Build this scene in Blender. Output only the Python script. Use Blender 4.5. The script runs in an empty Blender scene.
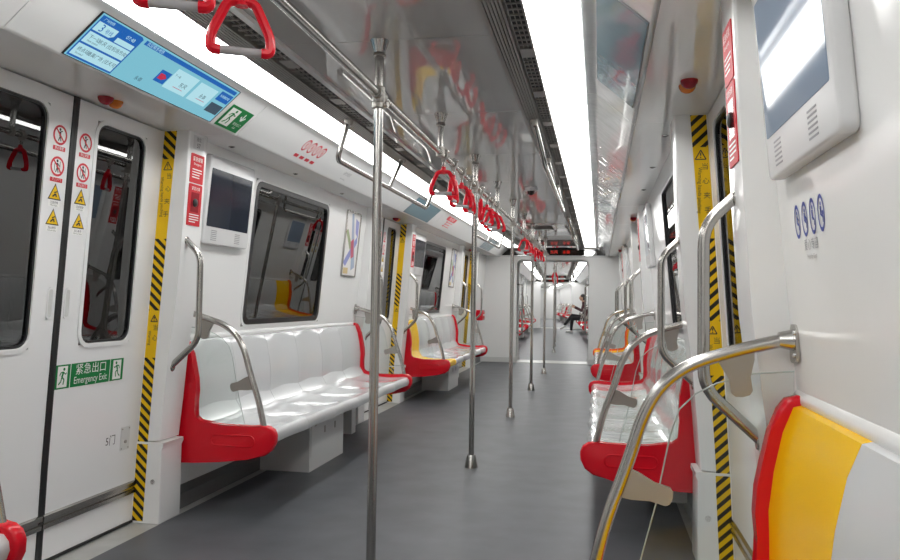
import bpy, bmesh, math, random
from mathutils import Matrix, Vector
random.seed(7)
SC = bpy.context.scene
COL = SC.collection
PI = math.pi
Tr = lambda x, y, z=0: Matrix.Translation((x, y, z))
Rz = lambda d: Matrix.Rotation(math.radians(d), 4, 'Z')

# ------------------------------------------------------------------ camera, world, exposure
cam_d = bpy.data.cameras.new('camera'); cam = bpy.data.objects.new('camera', cam_d); COL.objects.link(cam)
cam_d.sensor_width = 36.0; cam_d.sensor_fit = 'HORIZONTAL'; cam_d.lens = 36.0 * 767 / 900
cam_d.clip_start = 0.02; cam_d.clip_end = 200
YAW, PITCH, ROLL = 11.013, 1.530, 0.85
cam.matrix_world = Tr(.82, 0, 1.10) @ Rz(YAW) @ Matrix.Rotation(math.radians(90 + PITCH), 4, 'X') @ Matrix.Rotation(math.radians(ROLL), 4, 'Z')
SC.camera = cam
W = bpy.data.worlds.new('world'); SC.world = W; W.use_nodes = True
W.node_tree.nodes['Background'].inputs[0].default_value = (.02, .022, .025, 1)
W.node_tree.nodes['Background'].inputs[1].default_value = 0.2
SC.cycles.diffuse_bounces = 8; SC.cycles.max_bounces = 14; SC.cycles.glossy_bounces = 6; SC.cycles.transparent_max_bounces = 16
SC.view_settings.view_transform = 'Standard'; SC.view_settings.look = 'None'
SC.view_settings.exposure = 0.0; SC.view_settings.gamma = 1.0; SC.view_settings.use_curve_mapping = False
LIGHT = 9.6            # radiance of the ceiling light diffusers
DOORS, BAYS = [2.76, 7.32, 11.88], [.48, 5.04, 9.60]
YEND, YBACK = 13.85, -1.12

# ------------------------------------------------------------------ materials
def mat(name, col, rough=.4, metal=0., spec=.5, bump=None, emit=None, var=None, aniso=0, coat=0, ecol=None):
    m = bpy.data.materials.new(name); m.use_nodes = True
    nt = m.node_tree; b = nt.nodes['Principled BSDF']; I = b.inputs
    I['Base Color'].default_value = (*col, 1); I['Roughness'].default_value = rough
    I['Metallic'].default_value = metal; I['Specular IOR Level'].default_value = spec
    if coat: I['Coat Weight'].default_value = coat; I['Coat Roughness'].default_value = .04
    if emit: I['Emission Color'].default_value = (*(ecol or col), 1); I['Emission Strength'].default_value = emit
    if bump or var:
        tc = nt.nodes.new('ShaderNodeTexCoord')
    if bump:
        sc, st, dist = bump[:3]
        mp = nt.nodes.new('ShaderNodeMapping'); mp.inputs['Scale'].default_value = bump[3] if len(bump) > 3 else (1, 1, 1)
        n = nt.nodes.new('ShaderNodeTexNoise'); n.inputs['Scale'].default_value = sc; n.inputs['Detail'].default_value = 3
        bp = nt.nodes.new('ShaderNodeBump'); bp.inputs['Strength'].default_value = st; bp.inputs['Distance'].default_value = dist
        L = nt.links.new
        L(tc.outputs['Object'], mp.inputs['Vector']); L(mp.outputs[0], n.inputs['Vector']); L(n.outputs[0], bp.inputs['Height']); L(bp.outputs[0], I['Normal'])
    if var:
        sc, amt = var
        n = nt.nodes.new('ShaderNodeTexNoise'); n.inputs['Scale'].default_value = sc; n.inputs['Detail'].default_value = 5
        r = nt.nodes.new('ShaderNodeValToRGB'); e = r.color_ramp.elements
        e[0].position = .3; e[1].position = .7
        e[0].color = (*[c * (1 - amt) for c in col], 1); e[1].color = (*[min(1, c * (1 + amt)) for c in col], 1)
        nt.links.new(tc.outputs['Object'], n.inputs['Vector']); nt.links.new(n.outputs[0], r.inputs[0]); nt.links.new(r.outputs[0], I['Base Color'])
    return m

M = {}
M['wall'] = mat('white_gloss_paint', (.82, .82, .81), .16, bump=(2.2, .10, .02))
M['pillar'] = mat('white_pillar_paint', (.83, .83, .82), .14, bump=(2.5, .08, .02))
M['door'] = mat('white_door_paint', (.82, .82, .82), .2)
M['cove'] = mat('white_cove_paint', (.74, .745, .74), .24)
M['film'] = mat('film_wrapped_cove_panel', (.56, .58, .58), .06, bump=(5, .38, .02), coat=.6)
M['soffit'] = mat('satin_grey_soffit', (.80, .80, .79), .06, bump=(2, .03, .02))
M['ceiling'] = mat('glossy_grey_ceiling_panel', (.49, .485, .475), .028, spec=.85, bump=(1.6, .025, .02))
M['grille'] = mat('grey_grille_metal', (.36, .34, .32), .35, metal=.5)
M['slot'] = mat('dark_slot', (.025, .025, .025), .6)
M['floor'] = mat('grey_rubber_floor', (.088, .092, .101), .44, spec=.35, var=(4.5, .16), bump=(160, .05, .002))
M['sill'] = mat('brushed_sill_plate', (.48, .48, .46), .38, metal=.35, var=(9, .08))
M['skirt'] = mat('dark_grey_skirting', (.16, .16, .16), .35, metal=.3)
M['steel'] = mat('satin_stainless_steel', (.47, .455, .43), .24, metal=1.)
M['chrome'] = mat('bright_chrome', (.78, .78, .77), .12, metal=1.)
M['clampm'] = mat('cast_grey_clamp', (.36, .34, .31), .4, metal=.8)
M['red'] = mat('red_plastic', (.64, .006, .018), .22, spec=.35)
M['strapred'] = mat('red_strap_plastic', (.74, .006, .022), .24, spec=.35)
M['orange'] = mat('orange_plastic', (.85, .13, .02), .25)
M['seat'] = mat('pale_grey_seat', (.60, .61, .615), .13, coat=.3)
M['seatfilm'] = mat('film_covered_seat', (.62, .64, .64), .10, bump=(16, .6, .02, (1, 2.2, 1)), coat=.7)
M['yellow'] = mat('yellow_seat', (.90, .53, .0), .22, spec=.22)
M['grip'] = mat('grey_grip', (.40, .39, .40), .5)
M['black'] = mat('black_rubber', (.012, .012, .013), .45)
M['gasket'] = mat('black_window_gasket', (.015, .015, .017), .3)
M['box'] = mat('light_grey_box_paint', (.62, .62, .61), .3)
M['dark'] = mat('dark_glass_panel', (.018, .015, .012), .07)
M['screen'] = mat('switched_off_screen', (.020, .026, .04), .12, spec=.3)
M['rscreen'] = mat('pale_blue_screen', (.24, .31, .41), .07, spec=.4)
M['teal'] = mat('pale_teal_screen', (.14, .24, .28), .12)
M['tealfilm'] = mat('film_covered_teal_screen', (.14, .22, .26), .08, bump=(5, .16, .02), coat=.4)
M['housing'] = mat('white_monitor_housing', (.70, .70, .70), .22)
M['signred'] = mat('sign_red', (.56, .010, .02), .45, spec=.25)
M['inkred'] = mat('ink_red', (.62, .03, .05), .5)
M['white'] = mat('print_white', (.82, .82, .80), .4)
M['ink'] = mat('print_black', (.02, .02, .02), .5)
M['inkblue'] = mat('ink_blue', (.05, .07, .33), .5)
M['inkgrey'] = mat('ink_grey', (.25, .25, .26), .5)
M['green'] = mat('sign_green', (.004, .19, .045), .45, spec=.25)
M['amber'] = mat('amber_lens', (.75, .20, .02), .25)
M['lensred'] = mat('red_lens', (.30, .01, .02), .25)
M['warnyel'] = mat('warning_yellow', (.80, .50, .004), .4, spec=.3)
M['cream'] = mat('unlit_cream_diffuser', (.62, .55, .42), .4)
M['tunnel'] = mat('tunnel_concrete', (.05, .05, .052), .8)
M['bellows'] = mat('grey_bellows', (.30, .30, .30), .5)
M['light'] = mat('lit_diffuser', (1, 1, .985), .4, emit=LIGHT)
E_ = lambda n, c, s=1: mat(n, (.004, .004, .005), .25, emit=s, ecol=c)
M['d_bg'] = E_('display_cyan', (.20, .52, .64), .95); M['d_blue'] = E_('display_blue', (.008, .11, .42), 1.0)
M['d_white'] = E_('display_pale', (.42, .70, .78), 1.0); M['d_red'] = E_('display_red', (.8, .03, .10), .6)
M['d_grey'] = E_('display_grey', (.05, .09, .13), .8); M['d_led'] = E_('led_red', (1, .03, .015), .8)
M['skin'] = mat('skin', (.50, .30, .21), .5); M['cloth'] = mat('black_cloth', (.012, .012, .014), .85)
M['lip'] = mat('lip', (.30, .11, .09), .5); M['cloth2'] = mat('dark_maroon_cloth', (.05, .015, .018), .85); M['hair'] = mat('black_hair', (.012, .01, .01), .5)
M['shoe'] = mat('white_shoe', (.7, .7, .68), .6)
for i, c in enumerate([(.80, .78, .76), (.30, .32, .62), (.55, .12, .18), (.70, .55, .30), (.38, .45, .58), (.35, .42, .25)]):
    M['ad%d' % i] = mat('advert_ink_%d' % i, c, .15)

def glass(name, tint, fres, rough=0.0):
    m = bpy.data.materials.new(name); m.use_nodes = True; nt = m.node_tree; nt.nodes.clear()
    o = nt.nodes.new('ShaderNodeOutputMaterial'); mx = nt.nodes.new('ShaderNodeMixShader')
    t = nt.nodes.new('ShaderNodeBsdfTransparent'); g = nt.nodes.new('ShaderNodeBsdfGlossy'); f = nt.nodes.new('ShaderNodeFresnel')
    t.inputs[0].default_value = (*tint, 1); g.inputs['Roughness'].default_value = rough; f.inputs[0].default_value = fres
    L = nt.links.new; L(f.outputs[0], mx.inputs[0]); L(t.outputs[0], mx.inputs[1]); L(g.outputs[0], mx.inputs[2]); L(mx.outputs[0], o.inputs[0])
    return m
M['pane'] = glass('tinted_window_glass', (.40, .42, .46), 2.05)
M['clear'] = glass('clear_screen_glass', (.95, .97, .96), 1.28)
M['clearedge'] = mat('glass_edge', (.45, .50, .48), .2)

def stripe_mat():
    """yellow tape with slanted black stripes, left plain where the words stand"""
    m = mat('warning_tape', (.8, .5, 0), .4, spec=.3); nt = m.node_tree; b = nt.nodes['Principled BSDF']; L = nt.links.new
    tc = nt.nodes.new('ShaderNodeTexCoord'); sp = nt.nodes.new('ShaderNodeSeparateXYZ'); L(tc.outputs['Object'], sp.inputs[0])
    def mth(op, a, b_=None):
        n = nt.nodes.new('ShaderNodeMath'); n.operation = op
        for i, v in enumerate((a, b_)):
            if v is None: continue
            if isinstance(v, (int, float)): n.inputs[i].default_value = v
            else: L(v, n.inputs[i])
        return n.outputs[0]
    ax = mth('ABSOLUTE', sp.outputs[0]); z = sp.outputs[2]
    d = mth('SUBTRACT', z, mth('MULTIPLY', ax, .95))
    st = mth('LESS_THAN', mth('FRACT', mth('MULTIPLY', mth('ADD', d, 10), 1 / .048)), .47)
    def band(a, c): return mth('MULTIPLY', mth('GREATER_THAN', z, a), mth('LESS_THAN', z, c))
    zone = mth('ADD', mth('ADD', band(1.77, 2.2), band(1.03, 1.38)), band(-.1, .80))
    mk = mth('MULTIPLY', st, zone)
    mx = nt.nodes.new('ShaderNodeMix'); mx.data_type = 'RGBA'; L(mk, mx.inputs[0])
    mx.inputs[6].default_value = (.80, .50, .004, 1); mx.inputs[7].default_value = (.015, .013, .01, 1)
    L(mx.outputs[2], b.inputs['Base Color'])
    return m
M['tape'] = stripe_mat()

# ------------------------------------------------------------------ object helpers
def wm(o):
    m = o.matrix_basis.copy()
    while o.parent: o = o.parent; m = o.matrix_basis @ m
    return m
def ob(name, bm, material, parent=None, smooth=True, recalc=True, kind=None):
    """link a bmesh built in car coordinates as one object (in its parent's frame)"""
    if recalc: bmesh.ops.recalc_face_normals(bm, faces=bm.faces)
    if parent is not None: bm.transform(wm(parent).inverted())
    me = bpy.data.meshes.new(name); bm.to_mesh(me); bm.free()
    if smooth:
        me.polygons.foreach_set('use_smooth', [True] * len(me.polygons)); me.set_sharp_from_angle(angle=math.radians(38))
    me.materials.append(M[material] if isinstance(material, str) else material)
    o = bpy.data.objects.new(name, me); COL.objects.link(o)
    if parent is not None: o.parent = parent
    if kind: o['kind'] = kind
    return o
def tag(o, label=None, cat=None, group=None, kind=None):
    for k, v in (('label', label), ('category', cat), ('group', group), ('kind', kind)):
        if v: o[k] = v
    return o
def thing(name, loc, label, cat, group=None):
    o = bpy.data.objects.new(name, None); o.empty_display_size = .05; COL.objects.link(o)
    o.matrix_basis = Tr(*loc); return tag(o, label, cat, group)
def struct(name, label=None):
    o = bpy.data.objects.new(name, None); o.empty_display_size = .05; COL.objects.link(o)
    return tag(o, label, kind='structure')
def kids(o): return [c for c in ALLKIDS.get(o.name, [])]
ALLKIDS = {}
def index_kids():
    ALLKIDS.clear()
    for o in bpy.data.objects:
        if o.parent: ALLKIDS.setdefault(o.parent.name, []).append(o)
def copy_tree(o, T, label=None, group=None, skip=(), parent=None):
    c = o.copy(); COL.objects.link(c); c.matrix_basis = T @ o.matrix_basis
    if parent is not None: c.parent = parent
    elif label: c['label'] = label
    if group: c['group'] = group
    for ch in kids(o):
        if ch.name.split('.')[0] in skip: continue
        d = ch.copy(); COL.objects.link(d); d.parent = c
        for g in kids(ch):
            if g.name.split('.')[0] in skip: continue
            e = g.copy(); COL.objects.link(e); e.parent = d
    return c

# ------------------------------------------------------------------ shape helpers
B = bmesh.new
def box(bm, x0, x1, y0, y1, z0, z1, m=None, bev=0):
    vs = [bm.verts.new((x, y, z)) for x in (x0, x1) for y in (y0, y1) for z in (z0, z1)]
    f = [bm.faces.new([vs[i] for i in q]) for q in ((0, 1, 3, 2), (4, 6, 7, 5), (0, 4, 5, 1), (2, 3, 7, 6), (0, 2, 6, 4), (1, 5, 7, 3))]
    if bev:
        ed = list({e for q in f for e in q.edges})
        r = bmesh.ops.bevel(bm, geom=ed, offset=bev, segments=2, affect='EDGES', profile=.5); vs = list({v for q in r['faces'] for v in q.verts} | {v for v in vs if v.is_valid})
    if m is not None: bmesh.ops.transform(bm, matrix=m, verts=[v for v in vs if v.is_valid])
    return bm
def fillet(pts, r, seg=5):
    pts = [Vector(p) for p in pts]; out = [pts[0]]
    for a, b, c in zip(pts, pts[1:], pts[2:]):
        u, v = (a - b), (c - b); d = min(r, u.length * .49, v.length * .49)
        p, q = b + u.normalized() * d, b + v.normalized() * d
        for i in range(seg + 1):
            t = i / seg; out.append(p * (1 - t) ** 2 + b * 2 * t * (1 - t) + q * t * t)
    out.append(pts[-1]); return out
def tube(bm, pts, r, n=12, caps=True):
    pts = [Vector(p) for p in pts]; rings = []; ref = None
    for i, p in enumerate(pts):
        d = (pts[min(i + 1, len(pts) - 1)] - pts[max(i - 1, 0)]).normalized()
        if ref is None: ref = d.orthogonal().normalized()
        ref = (ref - d * ref.dot(d)).normalized(); w = d.cross(ref)
        rr = r[i] if isinstance(r, (list, tuple)) else r
        rings.append([bm.verts.new(p + (ref * math.cos(2 * PI * k / n) + w * math.sin(2 * PI * k / n)) * rr) for k in range(n)])
    for a, b in zip(rings, rings[1:]):
        for k in range(n): bm.faces.new((a[k], a[(k + 1) % n], b[(k + 1) % n], b[k]))
    if caps:
        bm.faces.new(rings[0][::-1]); bm.faces.new(rings[-1])
    return bm
def lathe(bm, prof, m=Matrix(), n=20):
    rings = []
    for r, z in prof:
        rings.append([bm.verts.new(m @ Vector((r * math.cos(2 * PI * k / n), r * math.sin(2 * PI * k / n), z))) for k in range(n)])
    for a, b in zip(rings, rings[1:]):
        for k in range(n): bm.faces.new((a[k], a[(k + 1) % n], b[(k + 1) % n], b[k]))
    bm.faces.new(rings[0][::-1]); bm.faces.new(rings[-1]); return bm
def extrude_y(bm, prof, y0, y1, closed=True, caps=True):
    """closed outline of (x, z) run along the car from y0 to y1"""
    a = [bm.verts.new((x, y0, z)) for x, z in prof]; b = [bm.verts.new((x, y1, z)) for x, z in prof]; n = len(prof)
    for k in range(n if closed else n - 1): bm.faces.new((a[k], a[(k + 1) % n], b[(k + 1) % n], b[k]))
    if closed and caps: bm.faces.new(a); bm.faces.new(b[::-1])
    return bm
def plate(bm, pts, thick, m, bev=0):
    """outline in the u,v plane of frame m, thick along its normal"""
    a = [bm.verts.new(m @ Vector((u, v, 0))) for u, v in pts]; b = [bm.verts.new(m @ Vector((u, v, thick))) for u, v in pts]; n = len(pts)
    s = [bm.faces.new((a[k], a[(k + 1) % n], b[(k + 1) % n], b[k])) for k in range(n)]
    f1 = bm.faces.new(a); f2 = bm.faces.new(b[::-1])
    if bev:
        ed = list(set(f1.edges) | set(f2.edges)); bmesh.ops.bevel(bm, geom=ed, offset=bev, segments=3, affect='EDGES', profile=.5)
    return bm
def rrect(u0, u1, v0, v1, r, seg=4):
    out = []
    for cu, cv, a0 in ((u1 - r, v1 - r, 0), (u0 + r, v1 - r, 90), (u0 + r, v0 + r, 180), (u1 - r, v0 + r, 270)):
        for i in range(seg + 1):
            a = math.radians(a0 + 90 * i / seg); out.append((cu + r * math.cos(a), cv + r * math.sin(a)))
    return out
def ring_plate(bm, outer, inner, thick, m):
    n = len(outer); L = [[bm.verts.new(m @ Vector((u, v, t))) for u, v in o] for o in (outer, inner) for t in (0, thick)]
    oa, obb, ia, ib = L
    for k in range(n):
        j = (k + 1) % n
        bm.faces.new((obb[k], obb[j], ib[j], ib[k])); bm.faces.new((oa[k], ia[k], ia[j], oa[j]))
        bm.faces.new((oa[k], oa[j], obb[j], obb[k])); bm.faces.new((ia[k], ib[k], ib[j], ia[j]))
    return bm
def frame(o, u, v):
    u = Vector(u).normalized(); v = Vector(v).normalized(); n = u.cross(v)
    m = Matrix((u, v, n)).transposed().to_4x4(); m.translation = Vector(o); return m
class Flat:
    """flat print: shapes drawn in the u,v plane of a frame, all one colour"""
    def __init__(s, m, lift=.0008): s.m, s.bm, s.h = m, B(), lift
    def poly(s, pts, lift=None):
        s.bm.faces.new([s.bm.verts.new(s.m @ Vector((u, v, lift or s.h))) for u, v in pts]); return s
    def rect(s, u0, u1, v0, v1): return s.poly([(u0, v0), (u1, v0), (u1, v1), (u0, v1)])
    def disc(s, cu, cv, r, n=14, e=1): return s.poly([(cu + r * math.cos(2 * PI * k / n), cv + e * r * math.sin(2 * PI * k / n)) for k in range(n)])
    def ring(s, cu, cv, r0, r1, n=20, e=1):
        p = lambda r, k: (cu + r * math.cos(2 * PI * k / n), cv + e * r * math.sin(2 * PI * k / n))
        for k in range(n): s.poly([p(r0, k), p(r1, k), p(r1, k + 1), p(r0, k + 1)])
        return s
    def line(s, pts, w):
        for (a, b), (c, d) in zip(pts, pts[1:]):
            L = math.hypot(c - a, d - b) or 1; x, y = -(d - b) / L * w / 2, (c - a) / L * w / 2
            s.poly([(a + x, b + y), (a - x, b - y), (c - x, d - y), (c + x, d + y)])
        return s
    def out(s, name, material, parent): return ob(name, s.bm, material, parent, smooth=False, recalc=False)
def runner(F, cu, cv, h, d=1):
    """running figure of height h"""
    P = lambda u, v: (cu + d * u * h, cv + v * h)
    F.disc(*P(.10, .40), h * .085, 10)
    F.line([P(.06, .27), P(-.04, -.02)], h * .13)
    F.line([P(.05, .26), P(.22, .12), P(.30, .20)], h * .06); F.line([P(.04, .26), P(-.16, .22), P(-.22, .06)], h * .06)
    F.line([P(-.03, -.02), P(.14, -.16), P(.08, -.42)], h * .08); F.line([P(-.05, -.02), P(-.10, -.24), P(-.28, -.40)], h * .08)
TXT = {}
def text(body, size, m, material, parent, align='CENTER', sx=1.0, lift=.0012):
    k = (body, size, align, material)
    if k not in TXT:
        c = bpy.data.curves.new('lettering', 'FONT'); c.body = body; c.size = size; c.align_x = align; c.align_y = 'CENTER'
        c.resolution_u = 2; t = bpy.data.objects.new('font_source', c)
        me = TXT[k] = bpy.data.meshes.new_from_object(t); me.name = 'lettering'; me.materials.clear(); me.materials.append(M[material])
        bpy.data.objects.remove(t); bpy.data.curves.remove(c)
    o = bpy.data.objects.new('lettering', TXT[k]); COL.objects.link(o); o.parent = parent
    o.matrix_basis = wm(parent).inverted() @ m @ Tr(0, 0, lift) @ Matrix.Diagonal((sx, 1, 1, 1)); return o

# ------------------------------------------------------------------ the car's cross section (left side is x < 0)
def lerp(tab, z):
    for (z0, x0), (z1, x1) in zip(tab, tab[1:]):
        if z <= z1: return x0 + (x1 - x0) * (z - z0) / (z1 - z0)
    return tab[-1][1]
PX = lambda z: lerp([(0, 1.246), (.391, 1.246), (.393, 1.262), (.75, 1.235), (1.08, 1.193), (1.4, 1.171), (1.92, 1.141)], z)     # pillar face
WX = lambda z: 1.274 - .0955 * (z - 1.11)                                               # window wall
DX = lambda z: lerp([(0, 1.401), (.2, 1.391), (.40, 1.382), (.75, 1.361), (1.08, 1.338), (1.5, 1.309), (1.92, 1.278)], z)      # door leaf
CV = lambda s: (.805 + .157 * s, 2.042 - .137 * s)                                       # cove, 0 at the light, 1 at the lip
def lframe(fx, y, z, out=0.):          # frame on the left side: u along +y, v up, n to the aisle
    dz = .05; x = fx(z) - out
    return frame((-x, y, z), (0, 1, 0), (-(fx(z + dz) - fx(z - dz)), 0, 2 * dz))
def cframe(y, s, out=0.):              # frame on the left cove, v towards the light
    x, z = CV(s); n = Vector((.137, 0, -.157)).normalized()
    return frame(Vector((-x, y, z)) + n * out, (0, 1, 0), (.157, 0, .137))
XO = -.014            # the right wall stands this much closer to the pole row
R180 = lambda yb: Tr(XO, 2 * yb) @ Rz(180)

# ================================================================== LARGE STRUCTURE
def build_shell(T, y0, y1, tagname, film=True, front=True):
    """floor, ceiling, grilles, coves, soffits, lights of one car between y0 and y1 (car coordinates), placed by T"""
    def put(o): o.matrix_basis = T @ o.matrix_basis; return o
    bm = B(); box(bm, -1.25, 1.25, y0, y1, -.05, 0)
    fl = struct('floor', 'dark grey rubber floor ' + tagname)
    ob('rubber_sheet', bm, 'floor', fl, smooth=False)
    bm = B()
    for s in (-1, 1): box(bm, min(s * 1.25, s * 1.46), max(s * 1.25, s * 1.46), y0, y1, -.05, -.002)
    ob('sill_plate', bm, 'sill', fl, smooth=False); put(fl)
    ce = struct('ceiling', 'glossy grey ceiling of wide flat panels ' + tagname)
    ys = [y0] + [2.76 + 1.14 * k for k in range(-30, 30) if y0 + .2 < 2.76 + 1.14 * k < y1 - .2] + [y1]
    for a, b in zip(ys, ys[1:]):
        bm = B(); box(bm, -.375, .425, a + .0018, b - .0018, 2.075, 2.09); ob('ceiling_panel', bm, 'ceiling', ce, smooth=False)
    bm = B(); box(bm, -1.5, 1.5, y0, y1, 2.125, 2.15); ob('roof_board', bm, 'slot', ce, smooth=False)
    put(ce)
    # air grilles: ribs run along the car, slots between cross bars
    for side, (edge, ribs, slots) in (('left', (-.375, (-.56, -.462), (-.455, -.402))), ('right', (.425, (.437, .512), (.516, .566)))):
        g = thing('air_grille', (0, (y0 + y1) / 2, 2.07), 'ribbed grey air grille with dark slots beside the %s light %s' % (side, tagname), 'vent', 'air grilles ' + tagname)
        bm = B(); n = 7 if side == 'left' else 6; w = (ribs[1] - ribs[0]) / n
        pr = [(ribs[0], 2.075)]
        for k in range(n): u = ribs[0] + k * w; pr += [(u, 2.047), (u + w * .62, 2.047), (u + w * .68, 2.055), (u + w * .97, 2.055)]
        pr += [(ribs[1], 2.047), (ribs[1], 2.075)]
        extrude_y(bm, pr, y0, y1); ob('rib_panel', bm, 'grille', g, smooth=False)
        bm = B(); box(bm, slots[0], slots[1], y0, y1, 2.066, 2.072); ob('slot_backing', bm, 'slot', g, smooth=False)
        bm = B(); k = 0; y = y0
        while y < y1:
            box(bm, slots[0], slots[1], y, y + (.10 if k % 10 == 9 else .006), 2.052, 2.058 if k % 10 != 9 else 2.066); y += (.14 if k % 10 == 9 else .05); k += 1
        for j in (1, 2): u = slots[0] + (slots[1] - slots[0]) * j / 3; box(bm, u - .0012, u + .0012, y0, y1, 2.054, 2.06)
        ob('cross_bars', bm, 'grille', g, smooth=False, kind='stuff')
        bm = B(); e = slots[1] if side == 'left' else ribs[0]
        box(bm, min(edge, e), max(edge, e), y0, y1, 2.058, 2.075); ob('edge_strip', bm, 'grille' if side == 'right' else 'soffit', g, smooth=False)
        if side == 'right': bm = B(); box(bm, slots[1], .574, y0, y1, 2.045, 2.075); ob('edge_strip', bm, 'grille', g, smooth=False)
        put(g)
    yl = y1 - .55 if front else y1
    for side, a, b in (('left', -.75, -.561), ('right', .575, .752)):
        g = thing('ceiling_light', (0, (y0 + yl) / 2, 2.05), 'long white glowing ceiling light strip on the %s side %s' % (side, tagname), 'light', 'ceiling light strips ' + tagname)
        bm = B(); box(bm, a, b, y0, yl, 2.046, 2.056); ob('diffuser', bm, 'light', g, smooth=False)
        if front: bm = B(); box(bm, a, b, yl + .004, y1, 2.046, 2.056); ob('unlit_diffuser', bm, 'cream', g, smooth=False)
        put(g)
    # coves and soffits
    cuts = [y0] + sorted(y for d in range(-9, 9) for y in (2.76 + 4.56 * d - .76, 2.76 + 4.56 * d + .76) if y0 + .1 < y < y1 - .1) + [y1]
    for side in (-1, 1):
        t = struct('trim_%d' % (1 if side < 0 else 2), 'white sloped cove with grey soffit on the %s side %s' % ('left' if side < 0 else 'right', tagname))
        for a, b in zip(cuts, cuts[1:]):
            pr = [(.753, 2.060), (.753, 2.050), (.775, 2.050), (.797, 2.047)] + [CV(s) for s in (.03, .25, .5, .75, .95)] + [(.960, 1.9055), (.967, 1.904), (.974, 1.908), (.974, 1.93), (.82, 2.065)]
            bm = B(); extrude_y(bm, [(side * x, z) for x, z in pr], a + .002, b - .002)
            ob('cove_panel', bm, 'film' if (side > 0 and film) else 'cove', t)
            bm = B(); extrude_y(bm, [(side * x, z) for x, z in ((.975, 1.908), (1.40, 1.912), (1.40, 1.95), (.975, 1.95))], a + .0015, b - .0015)
            ob('soffit_panel', bm, 'soffit', t, smooth=False)
        put(t)
TAG1 = 'of this carriage'
build_shell(Matrix(), YBACK, YEND, TAG1)

# ------------------------------------------------------------------ side wall prototypes (left wall, bay centred at YB)
YB = 5.04
PR = {}
def wall_bay(parent, yb, half=1.47, w0=-.755, w1=.53):
    """window wall between two pillars: lower panel, ledge, upper panel with the window opening, skirting"""
    y0, y1 = yb - half, yb + half
    bm = B(); extrude_y(bm, [(-1.335, .06), (-1.335, .87), (-1.42, .87), (-1.42, .06)], y0, y1); ob('lower_panel', bm, 'wall', parent, smooth=False)
    bm = B(); extrude_y(bm, [(-1.30, 0), (-1.30, .075), (-1.335, .11), (-1.42, .11), (-1.42, 0)], y0, y1); ob('skirting', bm, 'skirt', parent, smooth=False)
    bm = B(); extrude_y(bm, [(-1.42, .845), (-1.305, .845), (-1.292, .868), (-1.286, .878), (-1.286, .89), (-1.293, .902), (-1.42, .902)], y0, y1); ob('ledge', bm, 'wall', parent)
    wy0, wy1, wz0, wz1 = yb + w0, yb + w1, .925, 1.82
    bm = B(); zs = [.90, wz0, wz1, 1.915]; ysn = [y0, wy0, wy1, y1]
    V = [[bm.verts.new((-WX(z), y, z)) for z in zs] for y in ysn]
    Vo = [[bm.verts.new((-WX(z) - .05, y, z)) for z in zs] for y in ysn]
    for i in range(3):
        for j in range(3):
            if (i, j) == (1, 1): continue
            bm.faces.new((V[i][j], V[i + 1][j], V[i + 1][j + 1], V[i][j + 1]))
    for (a, b) in (((1, 1), (2, 1)), ((2, 1), (2, 2)), ((2, 2), (1, 2)), ((1, 2), (1, 1))):
        bm.faces.new((V[a[0]][a[1]], V[b[0]][b[1]], Vo[b[0]][b[1]], Vo[a[0]][a[1]]))
    ob('upper_panel', bm, 'wall', parent, smooth=False)
def make_window(yb, w0=-.755, w1=.53):
    wy0, wy1, wz0, wz1 = yb + w0, yb + w1, .925, 1.82
    w = struct('window_1', 'wide dark side window with rounded black frame')
    w.matrix_basis = Tr(-1.24, (wy0 + wy1) / 2, 1.38)
    m = lframe(WX, (wy0 + wy1) / 2, (wz0 + wz1) / 2); hw, hh = (wy1 - wy0) / 2, (wz1 - wz0) / 2
    bm = B(); ring_plate(bm, rrect(-hw - .014, hw + .014, -hh - .012, hh + .012, .085), rrect(-hw + .012, hw - .012, -hh + .012, hh - .012, .06), .006, m @ Tr(0, 0, -.004)); ob('frame', bm, 'wall', w)
    bm = B(); ring_plate(bm, rrect(-hw + .008, hw - .008, -hh + .008, hh - .008, .065), rrect(-hw + .045, hw - .045, -hh + .04, hh - .04, .045), .012, m @ Tr(0, 0, -.008)); ob('gasket', bm, 'gasket', w)
    bm = B(); plate(bm, rrect(-hw + .01, hw - .01, -hh + .01, hh - .01, .06), .006, m @ Tr(0, 0, -.016)); ob('pane', bm, 'pane', w, smooth=False)
    return w
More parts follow.
